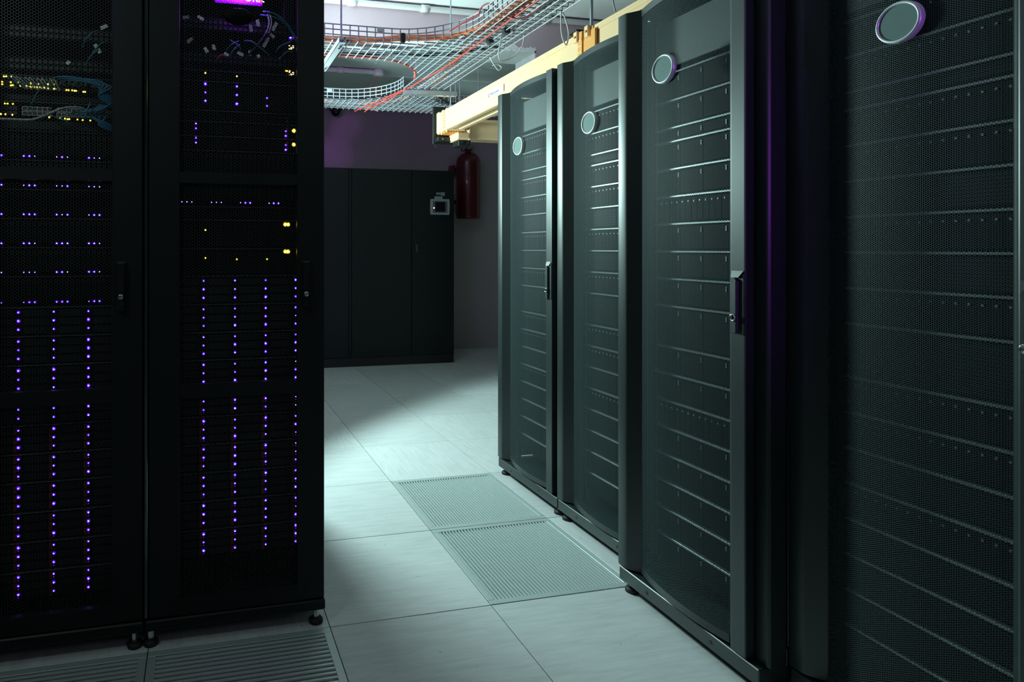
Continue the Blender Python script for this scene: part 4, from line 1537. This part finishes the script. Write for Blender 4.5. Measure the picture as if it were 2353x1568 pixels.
t = thing('wire_basket_tray', 'far wire basket tray crossing the room with corners curving both ways', 'cable tray', (0, 0, 0), 0, 'wire basket trays under the ceiling')
obj('basket_floor', grid(MB(), -1.3, 1.77, 1.09, fy1, in2, 0.05, 0.0505), t)
obj('side_wall', side_wall([(-1.3, fy0), (cl[0], fy0)] + arc(cl[0], cl[1], R3, 90, 0)[1:] + [(MXL, 1.06)]), t)
obj('side_wall', side_wall([(1.77, fy0), (crr[0], fy0)] + arc(crr[0], crr[1], R4, 90, 180)[1:]), t)
obj('side_wall', side_wall([(-1.3, fy1), (1.77, fy1)]), t)
c = MB()
for x in (-0.03, 1.18):
    c.bbox(x - .02, x + .02, fy0 - .006, fy0 + .004, BZ + .055, BZ + .085, M_STRUT, .002)
obj('splice_clip', c, t)

# cables lying in the baskets
def bundle(name, path, n, spread, r, mats, label, seed, cat='cable bundle'):
    rg = random.Random(seed)
    b = MB()
    for i in range(n):
        ox, oz = rg.gauss(0, spread), abs(rg.gauss(0, spread * .45))
        pts = []
        for k, p in enumerate(path):
            w = 0.6 + 0.5 * rg.random()
            nx, ny = p[3], p[4]
            pts.append((p[0] + nx * ox * w, p[1] + ny * ox * w, p[2] + oz * w + rg.uniform(-.002, .002)))
        b.tube(smooth_path(pts, 6), r * rg.uniform(.8, 1.2), rg.choice(mats), 5)
    o = obj(name, b)
    tag(o, label, cat, None, 'stuff')
    return o


zf = BZ + .016
orange_path = [(-1.2, 0.20, zf, 0, 1), (-0.7, 0.20, zf, 0, 1), (-0.3, 0.19, zf, 0, 1), (-0.05, 0.19, zf + .01, 0, 1), (0.12, 0.18, zf + .03, .2, .9), (0.28, 0.12, zf + .025, .5, .8), (0.40, 0.0, zf + .01, .8, .4), (0.48, -0.15, zf, 1, 0), (0.52, -0.4, zf, 1, 0), (0.54, -0.9, zf, 1, 0), (0.54, -1.8, zf, 1, 0)]
bundle('orange_cable_bundle', orange_path, 34, 0.022, 0.0032, [M_COR, M_COR, M_COR2, M_COR], 'bundle of orange fibre cables curving from the near branch into the main tray', 1)
white_path = [(-1.2, 0.34, zf, 0, 1), (-0.5, 0.34, zf, 0, 1), (-0.1, 0.33, zf, 0, 1), (0.2, 0.30, zf, .2, .9), (0.40, 0.14, zf, .6, .6), (0.56, -0.2, zf, 1, 0), (0.62, -0.7, zf, 1, 0), (0.62, -1.8, zf, 1, 0)]
bundle('white_cable_bundle', white_path, 13, 0.04, 0.0036, [M_CWHT, M_CGRY, M_CGRY, M_CWHT, M_CBLK], 'bundle of white cables lying in the near branch and main tray', 2)
white2 = [(0.62, -1.2, zf, 1, 0), (0.64, -0.6, zf, 1, 0), (0.66, 0.0, zf, 1, 0), (0.65, 0.5, zf, 1, 0), (0.62, 0.95, zf, 1, 0), (0.60, 1.4, zf, 1, 0.2), (0.75, 1.66, zf, .3, .8), (1.3, 1.68, zf, 0, 1), (1.77, 1.68, zf, 0, 1)]
bundle('white_cable_bundle', white2, 7, 0.028, 0.0036, [M_CWHT, M_CGRY], 'bundle of white cables along the right side of the main tray to the far tray', 3)
orange2 = [(0.50, -0.9, zf + .02, 1, 0), (0.50, -0.3, zf + .02, 1, 0), (0.53, 0.2, zf, 1, 0), (0.60, 0.6, zf, 1, 0), (0.64, 0.9, zf, 1, 0), (0.60, 1.3, zf, 1, 0), (0.45, 1.6, zf, .6, .6), (0.1, 1.7, zf, 0, 1), (-0.1, 1.62, zf, 0, 1)]
bundle('orange_cable_bundle', orange2, 6, 0.015, 0.003, [M_COR, M_CPINK], 'few loose orange cables along the main tray to the far tray', 4)
black_path = [(-1.2, 0.41, zf, 0, 1), (-0.3, 0.40, zf, 0, 1), (0.15, 0.36, zf, 0, 1), (0.45, 0.30, zf, 0, 1), (0.62, 0.16, zf, 0, 1), (0.72, 0.10, zf, 0, 1)]
bundle('black_cable', black_path, 3, 0.01, 0.005, [M_CBLK], 'thick black cables crossing the main tray floor', 5, 'cable')
dk = [(0.80, 1.28, zf, .6, .6), (0.95, 1.46, zf, .4, .8), (1.2, 1.55, zf, 0, 1), (1.77, 1.56, zf, 0, 1)]
bundle('dark_cable_bundle', dk, 9, 0.014, 0.0045, [M_CBLK, M_COR2, M_CBLK, M_CPINK], 'dark cables hugging the right corner of the far tray', 6)
u = BZ - .004
cable('red_cable', [(0.545, -0.95, u), (0.535, -0.45, u), (0.530, -0.1, u - .001), (0.532, 0.3, u), (0.52, 0.55, u), (0.49, 0.80, u), (0.47, 1.0, u), (0.44, 1.2, u), (0.40, 1.5, u), (0.36, 1.72, u), (0.345, 1.83, u - .006)], 0.0052, M_CRED, 'red cable tied along the underside of the main tray')
cable('red_cable', [(0.455, 1.05, u), (0.40, 1.28, u), (0.34, 1.55, u), (0.285, 1.74, u), (0.26, 1.83, u - .006)], 0.005, M_CRED, 'red cable under the far tray, left of the tied one')
cable('red_cable', [(0.60, 1.79, zf), (1.1, 1.79, zf), (1.5, 1.79, zf), (1.77, 1.78, zf)], 0.006, M_CRED, 'red cable along the far edge of the far tray')
cable('red_cable', [(-1.2, 0.43, zf - .005), (-0.2, 0.43, zf - .005), (0.00, 0.435, zf - .005), (0.16, 0.47, zf - .004), (0.30, 0.56, zf - .003), (0.40, 0.70, zf), (0.455, 0.88, zf)], 0.007, M_CRED, 'red cable along the far edge of the near branch')
cable('red_cable', [(0.425, -0.22, BZ + .07), (0.43, -0.25, BZ + .10), (0.46, -0.30, BZ + .095), (0.50, -0.36, BZ + .02), (0.545, -0.42, BZ - .022), (0.59, -0.48, BZ - .010), (0.615, -0.56, BZ + .02), (0.62, -0.62, BZ + .05)], 0.005, M_CPINK, 'pink red cable looping over the tray side and sagging below')
cable('red_cable', [(0.33, -0.05, BZ + .03), (0.36, -0.10, BZ + .045), (0.40, -0.17, BZ + .06), (0.425, -0.22, BZ + .07)], 0.004, M_CRED, 'short red cable climbing the curved side of the near branch')
cable('white_cable', [(0.610, -0.12, BZ + .01), (0.605, -0.11, BZ - .04), (0.612, -0.08, BZ - .10), (0.645, -0.06, BZ - .118), (0.70, -0.08, BZ - .10), (0.735, -0.12, BZ - .05), (0.742, -0.13, BZ + .01)], 0.003, M_CWHT, 'white cable hanging in a wide loop under the main tray')
cable('white_cable', [(0.735, 0.27, BZ + .01), (0.745, 0.26, BZ - .02), (0.77, 0.27, BZ - .045), (0.81, 0.30, BZ - .06), (0.84, 0.32, BZ - .035), (0.825, 0.33, BZ - .015), (0.79, 0.31, BZ - .02), (0.765, 0.29, BZ - .035)], 0.003, M_CWHT, 'white cable curled in a small loop below the tray edge')
cable('white_cable', [(0.735, -0.50, BZ + .01), (0.745, -0.485, BZ - .04), (0.755, -0.475, BZ - .10), (0.775, -0.47, BZ - .145), (0.785, -0.475, BZ - .150), (0.788, -0.485, BZ - .10), (0.77, -0.49, BZ - .04), (0.74, -0.50, BZ + .01)], 0.0034, M_CWHT, 'white cable hanging in a long narrow loop before the duct coupler')
cable('grey_cable', [(0.845, -0.745, BZ + .16), (0.842, -0.745, BZ + .06), (0.848, -0.745, BZ - .03), (0.862, -0.745, BZ - .085)], 0.0036, M_CGRY, 'grey cable dropping onto the duct beside the protruding cabinet')
tcl = MB().bbox(0.095, 0.125, 0.108, 0.128, BZ + .005, BZ + .06, M_BLK, .004)
tag(obj('cable_clip', tcl), 'black cable clip on the orange bundle of the near branch', 'clip')
for i, (x, y) in enumerate(((0.585, -0.03), (0.60, -0.19))):
    tag(obj('cable_clip', MB().bbox(x - .018, x + .018, y - .02, y + .02, BZ - .014, BZ + .018, M_BLK, .005)),
        'black cable clip under the main tray, ' + ('farther' if i == 0 else 'nearer') + ' of the two by the white loop', 'clip')
cable('black_cable', [(1.045, 1.80, 2.494), (1.05, 1.84, 2.47), (1.06, 1.93, 2.38), (1.03, 1.95, 2.30), (1.045, 1.95, 2.22), (1.10, 1.95, 2.19)], 0.004, M_CBLK, 'thin black cables hanging left of the black plate bracket')
